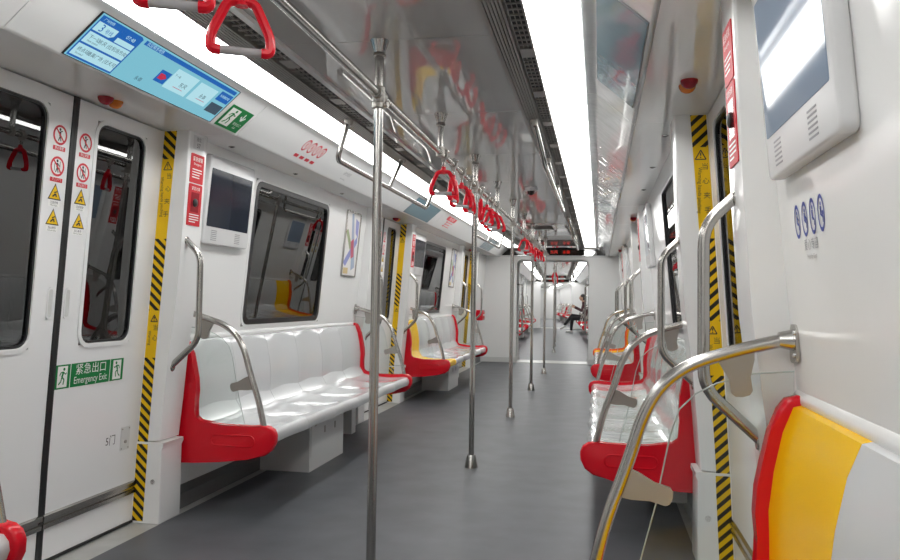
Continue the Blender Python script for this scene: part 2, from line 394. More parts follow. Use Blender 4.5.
def make_pillar(parent, yj, d):
    """door pillar whose jamb stands at yj; d=+1: pillar beyond the opening (jamb faces -y), d=-1: before it"""
    y1 = yj + d * .18; zs = [.40, .6, .8, 1.08, 1.4, 1.915]
    a, b = min(yj, y1), max(yj, y1)
    bm = B(); extrude_y(bm, [(-PX(z), z) for z in zs] + [(-1.43, 1.915), (-1.43, .39)], a, b)
    ed = [e for e in bm.edges if all(abs(v.co.x + PX(v.co.z)) < 1e-4 for v in e.verts) and abs(e.verts[0].co.y - e.verts[1].co.y) < 1e-6]
    bmesh.ops.bevel(bm, geom=ed, offset=.012, segments=3, affect='EDGES', profile=.5)
    p = ob('pillar', bm, 'pillar', parent)
    bm = B(); extrude_y(bm, [(-1.250, 0), (-1.250, .355), (-1.246, .378), (-1.238, .392), (-1.43, .392), (-1.43, 0)], a - (.005 if d > 0 else .0), b + (.005 if d < 0 else .0))
    bmesh.ops.bevel(bm, geom=[e for e in bm.edges if all(v.co.x > -1.255 for v in e.verts)], offset=.006, segments=2, affect='EDGES', profile=.5); ob('service_cover', bm, 'pillar', p)
    yk = yj - d * .005
    bm = B(); lathe(bm, [(.013, 0), (.014, .006), (.010, .011), (.004, .012)], frame((-1.292, yk, .20), (-d, 0, 0), (0, 0, 1)), 14); ob('lock_button', bm, 'steel', p)
    def strip_x(z): return DX(z) - .004
    bm = B(); z2 = [0.01, .2, .372, .402, .7, 1.08, 1.5, 1.908]; vs = []
    for z in z2:
        y = (yk if z < .39 else yj) - d * .0015
        w = .058 if z < .39 else lerp([(.4, .054), (1.92, .066)], z)
        vs.append((bm.verts.new((-strip_x(z), y, z)), bm.verts.new((-strip_x(z) + w, y, z))))
    for (p0, q0), (p1, q1) in zip(vs, vs[1:]): bm.faces.new((p0, q0, q1, p1))
    ob('warning_strip', bm, 'tape', p, smooth=False)
    yt = yj - d * .0016
    for zc, full in ((1.60, True), (.915, False)):
        mk = lambda dx, z: frame((-strip_x(z) + dx, yt, z), (d, 0, 0), (0, 0, 1))
        F = Flat(mk(.034, zc + .135 if full else zc + .075)); k = .022 if full else .018
        F.line([(-k, -k * .8), (k, -k * .8), (0, k), (-k, -k * .8)], .0045); F.line([(0, k * .5), (0, -k * .1)], .005); F.disc(0, -k * .42, .003, 8); F.out('warning_symbol', 'ink', p)
        rot = Matrix.Rotation(math.radians(90 if d < 0 else 90), 4, 'Z')
        inner = .018 if d > 0 else .048; outer = .046 if d > 0 else .020
        n = 4 if full else 2
        for i, ch in enumerate('当心夹手'[:n]):
            z = zc + (.085 - i * .062 if full else .03 - i * .05); text(ch, .030, mk(outer, z), 'ink', p)
        text('Warning hands pinching' if full else 'Warning', .022, mk(inner, zc - .015 if full else zc - .02) @ Matrix.Rotation(-PI / 2, 4, 'Z'), 'ink', p, sx=.92)
    return p
def make_leaf(name, ya, yb_, wa, wb, label, near):
    """door leaf from ya to yb_ with a window between wa and wb"""
    L = struct(name, label); L.matrix_basis = Tr(-1.34, (ya + yb_) / 2, 0)
    z0w, z1w = .885, 1.845
    zs = [.014, .2, .4, .7, z0w, 1.0, 1.3, 1.6, z1w, 1.905]; ysn = [ya, wa, wb, yb_]
    bm = B(); V = [[bm.verts.new((-DX(z), y, z)) for z in zs] for y in ysn]; Vo = [[bm.verts.new((-DX(z) - .03, y, z)) for z in zs] for y in ysn]
    for S, in ((V,), (Vo,)):
        for i in range(3):
            for j in range(len(zs) - 1):
                if i == 1 and zs[j] >= z0w - 1e-6 and zs[j + 1] <= z1w + 1e-6: continue
                bm.faces.new((S[i][j], S[i + 1][j], S[i + 1][j + 1], S[i][j + 1]))
    jw = [j for j, z in enumerate(zs) if z0w - 1e-6 <= z <= z1w + 1e-6]
    for j, k in zip(jw, jw[1:]):
        for i in (1, 2): bm.faces.new((V[i][j], V[i][k], Vo[i][k], Vo[i][j]))
    for j in (jw[0], jw[-1]): bm.faces.new((V[1][j], V[2][j], Vo[2][j], Vo[1][j]))
    for i in (0, 3):
        for j in range(len(zs) - 1): bm.faces.new((V[i][j], V[i][j + 1], Vo[i][j + 1], Vo[i][j]))
    ob('leaf', bm, 'door', L)
    m = lframe(DX, (wa + wb) / 2, (z0w + z1w) / 2); hw, hh = (wb - wa) / 2, (z1w - z0w) / 2
    bm = B(); ring_plate(bm, rrect(-hw - .014, hw + .014, -hh - .014, hh + .014, .075), rrect(-hw + .006, hw - .006, -hh + .006, hh - .006, .055), .008, m @ Tr(0, 0, -.003)); ob('window_frame', bm, 'door', L)
    bm = B(); ring_plate(bm, rrect(-hw, hw, -hh, hh, .06), rrect(-hw + .016, hw - .016, -hh + .016, hh - .016, .048), .008, m @ Tr(0, 0, -.010)); ob('gasket', bm, 'gasket', L)
    bm = B(); plate(bm, rrect(-hw, hw, -hh, hh, .05), .005, m @ Tr(0, 0, -.016)); ob('window_pane', bm, 'pane', L, smooth=False)
    bm = B(); extrude_y(bm, [(-DX(z) + o, z) for z, o in ((.142, 0), (.146, .010), (.164, .012), (.168, .004), (.178, .004), (.182, .014), (.200, .013), (.205, 0))] + [(-1.43, .205), (-1.43, .142)], ya + .004, yb_ - .004); ob('kick_rail', bm, 'steel', L, smooth=False)
    bm = B(); box(bm, -DX(.04) - .002, -DX(.04) + .006, ya, yb_, .002, .012); ob('bottom_brush', bm, 'black', L, smooth=False)
    e = yb_ if near else ya; sg = -1 if near else 1
    bm = B(); vs = []
    for z in [.02, .2, .4, .7, 1., 1.3, 1.6, 1.908]: vs.append((z, DX(z)))
    pr = [(-x + .004, z) for z, x in vs] + [(-x - .03, z) for z, x in vs[::-1]]
    extrude_y(bm, pr, min(e, e + sg * .017), max(e, e + sg * .017)); ob('rubber_seal', bm, 'black', L)
    yh = e + sg * .050
    m = lframe(DX, yh, 1.065)
    bm = B(); plate(bm, rrect(-.012, .012, -.058, .058, .008), .0015, m, 0); ob('handle_recess', bm, 'box', L, smooth=False)
    bm = B(); ring_plate(bm, rrect(-.017, .017, -.064, .064, .012), rrect(-.011, .011, -.056, .056, .008), .004, m); ob('handle_rim', bm, 'door', L)
    return L
def stickers(L, e, sg):
    yc = e + sg * .077
    for z, k in ((1.735, 0), (1.61, 1)):
        m = lframe(DX, yc, z)
        st = Flat(m, .0006).disc(0, 0, .040, 22).out('prohibition_sticker', 'white', L)
        Flat(m, .0012).ring(0, 0, .031, .040, 24).line([(-.024, .024), (.024, -.024)], .007).rect(-.035, .035, -.062, -.045).out('red_print', 'inkred', st)
        F = Flat(m, .001); F.disc(-.002, .022, .006, 8); F.line([(-.002, .014), (0, -.004)], .011); F.line([(0, -.004), (.007, -.024)], .005); F.line([(0, -.004), (-.008, -.024)], .005)
        F.line([(0, .012), (.012, .002 if k else .018)], .004)
        if k: F.line([(.014, .022), (.014, -.022)], .003); F.line([(-.016, .012), (-.016, -.02)], .003)
        F.out('figure_print', 'ink', st)
        text('禁止倚靠' if k == 0 else '禁止扒门', .013, m @ Tr(0, -.0535, .0006), 'white', st)
    for z, k in ((1.505, 0), (1.405, 1)):
        m = lframe(DX, yc, z)
        st = Flat(m, .0006).rect(-.032, .032, -.055, -.030).out('warning_sticker', 'white', L)
        Flat(m, .0008).poly([(-.038, -.028), (.038, -.028), (0, .038)]).out('triangle_edge', 'ink', st)
        Flat(m, .0011).poly([(-.031, -.024), (.031, -.024), (0, .030)]).out('triangle_fill', 'warnyel', st)
        F = Flat(m, .0014); F.line([(-.012, -.016), (.004, -.004), (.010, -.016)], .007); F.line([(-.004, .0), (.012, .006)], .005); F.out('hand_print', 'ink', st)
        text('当心夹手' if k else '注意空隙', .0115, m @ Tr(0, -.040, 0), 'ink', st)
        text('Mind your hands' if k else 'Mind the gap', .0075, m @ Tr(0, -.050, 0), 'ink', st)

# ------------------------------------------------------------------ benches and their rails
SEAT_IN = [(1.306, .866), (1.294, .874), (1.272, .868), (1.249, .81), (1.230, .72), (1.219, .63), (1.221, .555), (1.221, .495), (1.180, .452), (1.10, .437), (1.02, .430), (.94, .428), (.87, .432), (.825, .437), (.796, .432), (.780, .414), (.776, .390), (.786, .364), (.808, .355)]
def seat_mesh(y0, y1):
    bm = B(); n = 12; rows = []
    k = len(SEAT_IN)
    for i in range(n + 1):
        u = i / n; y = y0 + .0012 + (y1 - y0 - .0024) * u; w = math.sin(PI * u) ** 1.3
        row = []
        for j, (x, z) in enumerate(SEAT_IN):
            if 3 <= j <= 8: x += .009 * w * math.sin(PI * (j - 2) / 7); z -= .005 * w
            elif 9 <= j <= 13: z -= .010 * w * math.sin(PI * (j - 8) / 6)
            elif j > 13: x += .010 * w
            row.append(bm.verts.new((-x, y, z)))
        for x, z in ((.83, .350), (1.15, .400), (1.275, .60), (1.312, .85)): row.append(bm.verts.new((-x, y, z)))
        rows.append(row)
    for a, b in zip(rows, rows[1:]):
        m = len(a)
        for j in range(m): bm.faces.new((a[j], a[(j + 1) % m], b[(j + 1) % m], b[j]))
    bm.faces.new(rows[0]); bm.faces.new(rows[-1][::-1])
    return bm
END_OUT = [(1.320, .872), (1.308, .890), (1.285, .894), (1.258, .886), (1.240, .862), (1.222, .81), (1.206, .74), (1.194, .68), (1.190, .62), (1.195, .565), (1.204, .52), (1.200, .484), (1.172, .463), (1.05, .455), (.90, .455), (.83, .460), (.791, .456), (.767, .440), (.755, .412), (.757, .375), (.777, .335), (.815, .308), (.90, .288), (1.05, .268), (1.20, .256), (1.320, .250)]
def make_bench(yb, cols, rims=('red', 'red'), box_=True, seatmat='seat'):
    t = thing('bench_seat', (-1.05, yb, 0), '', 'bench', 'bench seats')
    y0, y1 = yb - 1.44, yb + 1.44; w = (y1 - y0 - .084) / 6
    proto = None
    for i in range(6):
        a = y0 + .042 + w * i
        if proto is None: proto = ob('seat_shell', seat_mesh(a, a + w), cols.get(i, seatmat), t)
        else:
            c = proto.copy(); COL.objects.link(c); c.parent = t; c.matrix_basis = Tr(0, w * i)
            if cols.get(i, seatmat) != cols.get(0, seatmat):
                c.data = proto.data.copy(); c.data.materials[0] = M[cols.get(i, seatmat)]
    for k, (a, d) in enumerate(((y0, -1), (y1, 1))):
        bm = B(); m = frame((0, a - d * .0 + (0 if d < 0 else -.045), 0), (1, 0, 0), (0, 0, 1)); m = frame((0, a + (.045 if d < 0 else 0), 0), (-1, 0, 0), (0, 0, 1))
        plate(bm, END_OUT, -.045 if m.col[2][1] > 0 else .045, m, .010)
        e = ob('end_panel', bm, rims[k], t)
        if cols.get(0 if d < 0 else 5) == 'yellow': pass
        ya = a + d * .0005; bm = B()
        pts = rrect(-1.10, -.865, .352, .406, .026, 6)
        tube(bm, [(u, ya, v) for u, v in pts] + [(pts[0][0], ya, pts[0][1])], .004, 6, False); ob('oval_groove', bm, rims[k], e)
    if box_:
        bm = B(); ya, yb2 = yb - .42, yb + .23
        bm2 = B(); extrude_y(bm2, [(-.968, .0), (-.968, .395), (-1.30, .43), (-1.30, .0)], ya, yb2); c = ob('equipment_box', bm2, 'box', t, smooth=False)
        bm.free(); bm = B(); box(bm, -.968, -.964, ya + .02, yb2 - .02, .085, .345); ob('access_panel', bm, 'box', c, smooth=False)
        for yy, zz in ((ya + .09, .30), (ya + .26, .235), (ya + .46, .235), (yb2 - .05, .31)):
            bm = B(); box(bm, -.964, -.961, yy - .012, yy + .012, zz - .022, zz + .022); ob('latch', bm, 'clampm', c, smooth=False)
    for yy in ((yb + .75,) if box_ else (yb - .5, yb + .5)):
        bm = B(); box(bm, -1.30, -1.06, yy - .05, yy + .05, .05, .42); ob('support_bracket', bm, 'box', t, smooth=False)
    return t
RAIL = [(1.284, 1.026), (1.19, 1.004), (1.055, .962), (.985, .912), (.940, .835), (.905, .715), (.856, .580), (.826, .45)]
def make_armrest(ya, yin):
    """curved tube from the wall down to the seat's end panel, with clamps and the clear screen; yin: towards the bench"""
    t = thing('armrest_rail', (-1.05, ya, .47), '', 'grab rail', 'curved rails at the bench ends')
    pts = [(-x, ya, z) for x, z in RAIL]
    bm = B(); tube(bm, fillet(pts, .06, 4), .0155, 14); ob('rail_tube', bm, 'steel', t)
    bm = B(); plate(bm, rrect(-.030, .030, -.045, .045, .02), .008, frame((-1.283, ya, 1.012), (0, 1, 0), (0, 0, 1))); lathe(bm, [(.026, 0), (.018, .035)], frame((-1.279, ya, 1.02), (0, 1, 0), (0, 0, 1)), 14)
    br = ob('wall_bracket', bm, 'steel', t)
    for dz in (-.026, .026): bm = B(); lathe(bm, [(.006, 0), (.006, .003), (.003, .005)], frame((-1.2745, ya + .018, 1.012 + dz), (0, 1, 0), (0, 0, 1)), 10); ob('bolt', bm, 'chrome', br)
    def clamp(p, q, w0, w1):
        p, q = Vector((p[0], 0, p[1])), Vector((q[0], 0, q[1])); d = (q - p).normalized(); n = Vector((-d.z, 0, d.x)); L = (q - p).length; o = []
        for u, w in ((0, w0), (L * .25, w0 * .92), (L * .6, w1)): o.append((u, w))
        up = o + [(L - w1 * .5, w1), (L - w1 * .12, w1 * .66), (L, 0)]
        out = up + [(u, -w) for u, w in up[:-1][::-1]]
        bm = B(); plate(bm, out, .016, frame((p.x, ya + .008, p.z), d, n)); ob('glass_clamp', bm, 'clampm', t)
    clamp((-1.148, .995), (-1.165, .885), .042, .024); clamp((-.893, .672), (-1.009, .640), .036, .022)
    bm = B(); gl = [(1.278, .948), (1.19, .940), (1.108, .915), (1.06, .888), (1.023, .850), (1.003, .79), (.970, .62), (.930, .462), (1.278, .462)]
    plate(bm, [(-x, z) for x, z in gl], .006, frame((0, ya + .003, 0), (1, 0, 0), (0, 0, 1))); g = ob('glass_screen', bm, 'clear', t, smooth=False)
    bm = B(); tube(bm, [(-x, ya, z) for x, z in gl[:8]], .0018, 6); ob('glass_edge', bm, 'clearedge', g)
    return t
def make_handrail(ya):
    t = thing('door_handrail', (-1.20, ya, .75), '', 'grab rail', 'upright handrails on the door pillars')
    P = [(-PX(1.375), ya, 1.375), (-1.098, ya, 1.305), (-1.100, ya, .885), (-PX(.75) - .012, ya, .752)]
    bm = B(); tube(bm, fillet(P, .05, 5), .0155, 14); ob('rail_tube', bm, 'steel', t)
    for z in (1.375, .752):
        bm = B(); x = PX(z); lathe(bm, [(.021, 0), (.021, .003), (.017, .007)], frame((-x - .001, ya, z), (0, 1, 0), (0, 0, 1)), 16); ob('wall_flange', bm, 'steel', t)
    return t
def make_overhead(yb):
    t = thing('overhead_grab_loop', (-.53, yb, 1.83), '', 'grab rail', 'overhead grab loops')
    y = yb - 5.04
    P = [(-.492, y + 3.87, 2.05), (-.542, y + 3.83, 1.832), (-.542, y + 5.96, 1.832), (-.492, y + 6.09, 2.05)]
    bm = B(); tube(bm, fillet(P, .055, 5), .0145, 12); ob('loop_tube', bm, 'steel', t)
    bm = B(); tube(bm, [(-.542, y + 4.86, 1.834), (-.492, y + 5.00, 2.05)], .0125, 12); ob('middle_hanger', bm, 'steel', t)
    for yy in (3.87, 6.09, 5.00):
        bm = B(); lathe(bm, [(.017, -.03), (.026, 0)], Tr(-.492, y + yy, 2.05), 14); ob('ceiling_flange', bm, 'clampm', t)
    return t
def make_monitor(yb):
    t = thing('wall_monitor', (-1.2, yb - 1.11, 1.38), '', 'screen', 'monitors on the window walls')
    m = lframe(WX, yb - 1.11, 1.618)
    bm = B(); plate(bm, rrect(-.262, .262, -.235, .235, .022), .035, m, .008); ob('housing', bm, 'housing', t)
    bm = B(); plate(bm, rrect(-.238, .238, -.142, .165, .006), .001, m @ Tr(0, 0, .035)); ob('screen', bm, 'screen', t, smooth=False)
    bm = B()
    for u in (-.15, .12):
        for k in range(6): box(bm, u - .03, u + .03, -.213 + k * .010, -.209 + k * .010, .0345, .0358, m)
    ob('speaker_slots', bm, 'inkgrey', t, smooth=False, kind='stuff')
    return t
def make_poster(yb):
    t = thing('poster_frame', (-1.22, yb + 1.11, 1.26), '', 'poster', 'framed adverts beside the windows')
    m = lframe(WX, yb + 1.11, 1.56); hu, hv = .185, .275
    bm = B(); ring_plate(bm, rrect(-hu, hu, -hv, hv, .02), rrect(-hu + .014, hu - .014, -hv + .014, hv - .014, .012), .012, m); ob('frame', bm, 'steel', t)
    pr = Flat(m, .004).rect(-hu + .01, hu - .01, -hv + .01, hv - .01).out('print', 'ad0', t)
    F = Flat(m, .005)
    Flat(m, .005).poly([(-.165, -.16), (-.10, -.19), (.15, .02), (.14, .08)]).out('blue_band', 'ad1', pr)
    Flat(m, .0054).poly([(-.05, .25), (.0, .255), (.14, -.19), (.05, -.22)]).out('red_band', 'ad4', pr)
    Flat(m, .0058).poly([(-.02, .02), (.05, .05), (.09, -.10), (.02, -.12)]).out('red_patch', 'ad2', pr)
    Flat(m, .0054).rect(-.14, -.02, -.25, -.20).out('ochre_patch', 'ad3', pr)
    Flat(m, .0056).poly([(.06, .22), (.15, .20), (.15, .06), (.08, .10)]).out('violet_patch', 'ad1', pr)
    Flat(m, .0052).poly([(-.16, .10), (-.11, .12), (.02, -.02), (-.03, -.05)]).out('green_band', 'ad5', pr)
    return t
def make_notice(yb):
    y = yb - 1.55
    t = thing('red_notice', (-1.17, y, 1.45), '', 'sign', 'red emergency notices on the door pillars')
    m = lframe(PX, y, 1.735); hu = .062
    a = ob('upper_plate', plate(B(), rrect(-hu, hu, -.072, .072, .006), .003, m), 'signred', t, smooth=False)
    m2 = lframe(PX, y, 1.555)
    b = ob('lower_plate', plate(B(), rrect(-hu, hu, -.103, .103, .006), .003, m2), 'signred', t, smooth=False)
    text('紧急报警', .024, m @ Tr(0, .045, .003), 'white', a); text('Emergency', .016, m @ Tr(0, .022, .003), 'white', a)
    F = Flat(m, .0036)
    for v in (-.005, -.018, -.031, -.044): F.rect(-.045, .045 - (.02 if v < -.03 else 0), v - .0025, v + .0025)
    F.out('print_lines', 'white', a)
    text('紧急对讲', .020, m2 @ Tr(0, .080, .003), 'white', b)
    Flat(m2, .0034).rect(-.038, .038, -.035, .062).out('intercom_panel', 'lensred', b)
    bm = B(); lathe(bm, [(.020, 0), (.020, .006), (.012, .010)], m2 @ Tr(0, .012, .003), 16); ob('call_button', bm, 'ink', b)
    F = Flat(m2, .0036)
    for v in (-.048, -.060, -.072, -.084): F.rect(-.045, .045 - (.03 if v < -.08 else 0), v - .0025, v + .0025)
    F.out('print_lines', 'white', b)
    return t

# build the left prototypes of bay 1 and door 1, then copy
wl, wr = struct('wall_left', 'white glossy left side wall of this carriage'), struct('wall_right', 'white glossy right side wall of this carriage')
n_before = set(bpy.data.objects)
wall_bay(wl, YB); pil_far = make_pillar(wl, 3.40, 1); pil_near = make_pillar(wl, 6.68, -1)
BAY_PARTS = [o for o in bpy.data.objects if o not in n_before and o.parent == wl]
n_before = set(bpy.data.objects); wall_bay(wr, YB, 1.47, .09, 1.34)
R_PARTS = [o for o in bpy.data.objects if o not in n_before]
win, winR = make_window(YB), make_window(YB, .09, 1.34)
for o in R_PARTS: o.matrix_basis = R180(YB) @ o.matrix_basis
leafN = make_leaf('door_1', 2.12, 2.76 - .0005, 2.255, 2.615, 'white sliding door leaf, nearer half of the first left doorway', True)
leafF = make_leaf('door_2', 2.76 + .0005, 3.40, 2.905, 3.265, 'white sliding door leaf with emergency exit sign, farther half of the first left doorway', False)
stickers(leafN, 2.76, -1); stickers(leafF, 2.76, 1)
# emergency exit sign on the farther leaf
m = lframe(DX, 3.005, .760)
es = ob('exit_sign', plate(B(), [(-.13, -.05), (.13, -.05), (.13, .05), (-.13, .05)], .0015, m), 'green', leafF, smooth=False)
text('紧急出口', .050, m @ Tr(-.0, .020, .0015), 'white', es, sx=1.05); text('Emergency Exit', .043, m @ Tr(0, -.024, .0015), 'white', es, sx=.83)
for u, d in ((-.183, 1), (.183, -1)):
    s2 = ob('exit_figure_sign', plate(B(), [(u - .047, -.05), (u + .047, -.05), (u + .047, .05), (u - .047, .05)], .0015, m), 'green', leafF, smooth=False)
    Flat(m, .002).rect(u - .030, u + .030, -.044, .044).out('white_panel', 'white', s2)
    F = Flat(m, .0026); runner(F, u, 0, .078, d); F.out('running_figure', 'green', s2)
m = lframe(DX, 3.295, .425)
kp = ob('lock_plate', plate(B(), rrect(-.034, .034, -.055, .055, .004), .003, m), 'box', leafF, smooth=False)
bm = B(); lathe(bm, [(.008, 0), (.008, .005), (.004, .006)], m @ Tr(0, -.015, .003), 12)
for u in (-.026, .026):
    for v in (-.046, .046): lathe(bm, [(.004, 0), (.003, .002)], m @ Tr(u, v, .003), 8)
ob('lock_and_screws', bm, 'clampm', kp)
text('5门', .05, lframe(DX, 3.185, .430), 'ink', leafF)
bench1 = make_bench(YB, {})
tag(bench1, 'pale grey six-place bench with red ends and box below, nearest whole one on the left')
arm_n, arm_f = make_armrest(YB - 1.417, 1), make_armrest(YB + 1.417, -1)
hr_n, hr_f = make_handrail(YB - 1.59), make_handrail(YB + 1.59)
loop1 = make_overhead(YB)
mon, pos, notice = make_monitor(YB), make_poster(YB), make_notice(YB)
index_kids()
side_of = {-1: 'left', 1: 'right'}
ORD = ['first', 'second', 'third', 'fourth', 'fifth', 'sixth', 'seventh', 'eighth']
def wall_part(parent, T, skip=(), parts=None):
    for o in (parts or BAY_PARTS): copy_tree(o, T, parent=parent, skip=skip)
# walls
WLAB = {}
for k, yb in sorted(enumerate(BAYS), key=lambda q: q[0] != 1):
    TL, TR = Tr(0, yb - YB), R180(yb) @ Tr(0, yb - YB)
    if k != 1: wall_part(wl, TL, ('lettering',) if k == 2 else ())
    wall_part(wr, TR, parts=[o for o in BAY_PARTS if o.name.startswith('pillar')])
    if k != 1: wall_part(wr, Tr(0, yb - YB), parts=R_PARTS)
    nm = ['beside the camera', 'between the first and second doorways', 'between the second and third doorways'][k]
    for s, T in ((-1, TL), (1, TR)):
        sd = side_of[s]
        if not (k == 1 and s == -1):
            lab = 'wide dark window in the %s wall %s' % (sd, nm)
            if k == 1: w = winR; w.matrix_basis = T @ w.matrix_basis; w['label'] = lab
            else: w = copy_tree(win, T, lab) if s < 0 else copy_tree(winR, Tr(0, yb - YB), lab)
            w.name = 'window_%d' % (k * 2 + (1 if s < 0 else 2))
            if k == 1: index_kids()     # the prototype was renamed
for j, y in enumerate((14.26,)):      # pillar beyond the third doorway and the plain end wall
    for wpar, R in ((wl, Matrix()), (wr, R180(13.23 - 0) @ Matrix())):
        pass
def end_wall(parent, s, y0, y1):
    bm = B(); extrude_y(bm, [(s * 1.33, 0), (s * 1.33, .9), (s * 1.272, .9), (s * WX(1.9), 1.915), (s * 1.43, 1.915), (s * 1.43, 0)], y0, y1); ob('end_panel', bm, 'wall', parent, smooth=False)
    bm = B(); extrude_y(bm, [(s * 1.29, 0), (s * 1.29, .10), (s * 1.34, .10), (s * 1.34, 0)], y0, y1); ob('skirting', bm, 'skirt', parent, smooth=False)
copy_tree(pil_far, Tr(0, 9.12), parent=wl, skip=('lettering',))
copy_tree(pil_near, Tr(XO, 12.52 + 6.68) @ Rz(180), parent=wr, skip=('lettering',))
for s, p in ((-1, wl), (1, wr)): end_wall(p, s, 12.70, YEND)
# doors
n = 3
for k, yd in enumerate(DOORS):
    for s in (-1, 1):
        if (k, s) == (0, -1): continue
        T = Tr(0, yd - 2.76) if s < 0 else Tr(XO, yd + 2.76) @ Rz(180)
        sk = () if k == 0 else ('lettering', 'exit_figure_sign', 'exit_sign', 'lock_plate')
        for lf, hf in ((leafN, 'nearer' if s < 0 else 'farther'), (leafF, 'farther' if s < 0 else 'nearer')):
            c = copy_tree(lf, T, 'white sliding door leaf, %s half of the %s %s doorway' % (hf, ORD[k], side_of[s]), skip=sk); c.name = 'door_%d' % n; n += 1

# ================================================================== BENCHES, RAILS, SIGNS: copies along the car
NOTE = 'between the first and second doorways', 'between the second and third doorways'
def Tbay(s, k): yb = BAYS[k]; return Tr(0, yb - YB) if s < 0 else R180(yb) @ Tr(0, yb - YB)
def recolor(root, seats, rims, seatmat=None):
    """give single seats and ends of a copied bench their own colour"""
    ss = [c for c in bpy.data.objects if c.parent == root and c.name.startswith('seat_shell')]
    ss.sort(key=lambda c: c.matrix_basis.translation.y)
    for i, c in enumerate(ss):
        q = seats.get(i, seatmat)
        if q: c.data = c.data.copy(); c.data.materials[0] = M[q]
    ee = [c for c in bpy.data.objects if c.parent == root and c.name.startswith('end_panel')]
    ee.sort(key=lambda c: sum(v.co.y for v in c.data.vertices))
    for c, q in zip(ee, rims):
        if q:
            c.data = c.data.copy(); c.data.materials[0] = M[q]
            for g in [g for g in bpy.data.objects if g.parent == c]: g.data = g.data.copy(); g.data.materials[0] = M[q]
BL = {(-1, 0): 'bench at the left edge, only its red end and grey seat corner in view',
      (-1, 2): 'left bench with one yellow seat behind its red near end, beyond the second doorway',
      (1, 0): 'bench beside the camera on the right with a tall yellow seat back edged in red',
      (1, 1): 'film-wrapped pale bench with a red end between the first and second right doorways',
      (1, 2): 'far right bench with orange trim, red near end and yellow far seat'}
benches = {(-1, 1): bench1}
for key, lab in BL.items():
    c = copy_tree(bench1, Tbay(*key), lab); benches[key] = c
recolor(benches[(-1, 2)], {0: 'yellow'}, (None, None))
recolor(benches[(1, 0)], {0: 'yellow'}, (None, None))
recolor(benches[(1, 1)], {}, (None, None), 'seatfilm')
recolor(benches[(1, 2)], {0: 'yellow'}, ('orange', None), 'seatfilm')
WHERE = {(-1, 0): 'the bench at the left edge', (-1, 1): 'the first whole left bench', (-1, 2): 'the left bench with a yellow seat',
         (1, 0): 'the bench beside the camera', (1, 1): 'the film-wrapped right bench', (1, 2): 'the far right bench with orange trim'}
for (s, k), wh in WHERE.items():
    T = Tbay(s, k)
    for o, end in ((arm_n, 'near' if s < 0 else 'far'), (arm_f, 'far' if s < 0 else 'near')):
        lab = 'curved rail with glass at the %s end of %s' % (end, wh)
        if (s, k) == (-1, 1): o['label'] = lab
        else: copy_tree(o, T, lab)
    for o, end in ((hr_n, 'near' if s < 0 else 'far'), (hr_f, 'far' if s < 0 else 'near')):
        lab = 'bent steel handrail at the %s pillar of %s' % (end, wh)
        if (s, k) == (-1, 1): o['label'] = lab
        else: copy_tree(o, T, lab)
    for o, nm_ in ((loop1, 'hanging steel grab loop above %s'), (mon, 'white wall monitor with dark screen above %s'), (pos, 'narrow framed advert above %s'), (notice, 'red emergency notice on the pillar by %s')):
        lab = nm_ % wh
        if (s, k) == (-1, 1): o['label'] = lab; continue
        if o is pos and s > 0: continue
        c = copy_tree(o, T, lab)
        if o is mon and s > 0:
            c['label'] = 'white wall monitor with pale blue screen above ' + wh
            for g in bpy.data.objects:
                if g.parent == c and g.name.startswith('screen'): g.data = g.data.copy(); g.data.materials[0] = M['rscreen']
for y, s in ((12.62, -1), (12.62, 1)):
    T = Tr(0, y - (YB - 1.59)) if s < 0 else Tr(XO, y + YB - 1.59) @ Rz(180)
    copy_tree(hr_n, T, 'bent upright steel handrail on the last %s pillar before the bulkhead' % side_of[s])

# ------------------------------------------------------------------ poles, ceiling rail, strap handles
def make_pole(y):
    t = thing('grab_pole', (0, y, 0), '', 'pole', 'upright steel poles down the middle')
    bm = B(); tube(bm, [(0, y, .05), (0, y, 2.04)], .0175, 18); ob('pole_tube', bm, 'steel', t)
    bm = B(); lathe(bm, [(.045, 0), (.043, .01), (.029, .076), (.025, .082), (.018, .084)], Tr(0, y), 22); ob('floor_flange', bm, 'steel', t)
    bm = B(); lathe(bm, [(.019, 2.012), (.024, 2.014), (.024, 2.024), (.021, 2.028), (.036, 2.074)], Tr(0, y), 22); ob('ceiling_flange', bm, 'steel', t)
    bm = B(); lathe(bm, [(.020, 1.815), (.026, 1.818), (.026, 1.838), (.022, 1.842), (.024, 1.85), (.024, 1.895), (.019, 1.90)], Tr(0, y), 20)
    tube(bm, [(0, y - .045, 1.872), (0, y + .045, 1.872)], .0225, 16); tube(bm, [(0, y, 1.828), (.040, y - .012, 1.828)], .009, 10); ob('rail_joint', bm, 'clampm', t)
    return t
PY = [2.76 + 2.28 * k for k in range(5)]
PLAB = ['nearest tall steel pole standing left of the middle', 'second steel pole from the camera, between the facing benches', 'third steel pole from the camera by the second doorway', 'fourth steel pole from the camera', 'fifth steel pole, last before the bulkhead opening']
pole0 = make_pole(PY[0]); pole0['label'] = PLAB[0]; index_kids()
for k in range(1, 5): copy_tree(pole0, Tr(0, 2.28 * k), PLAB[k])
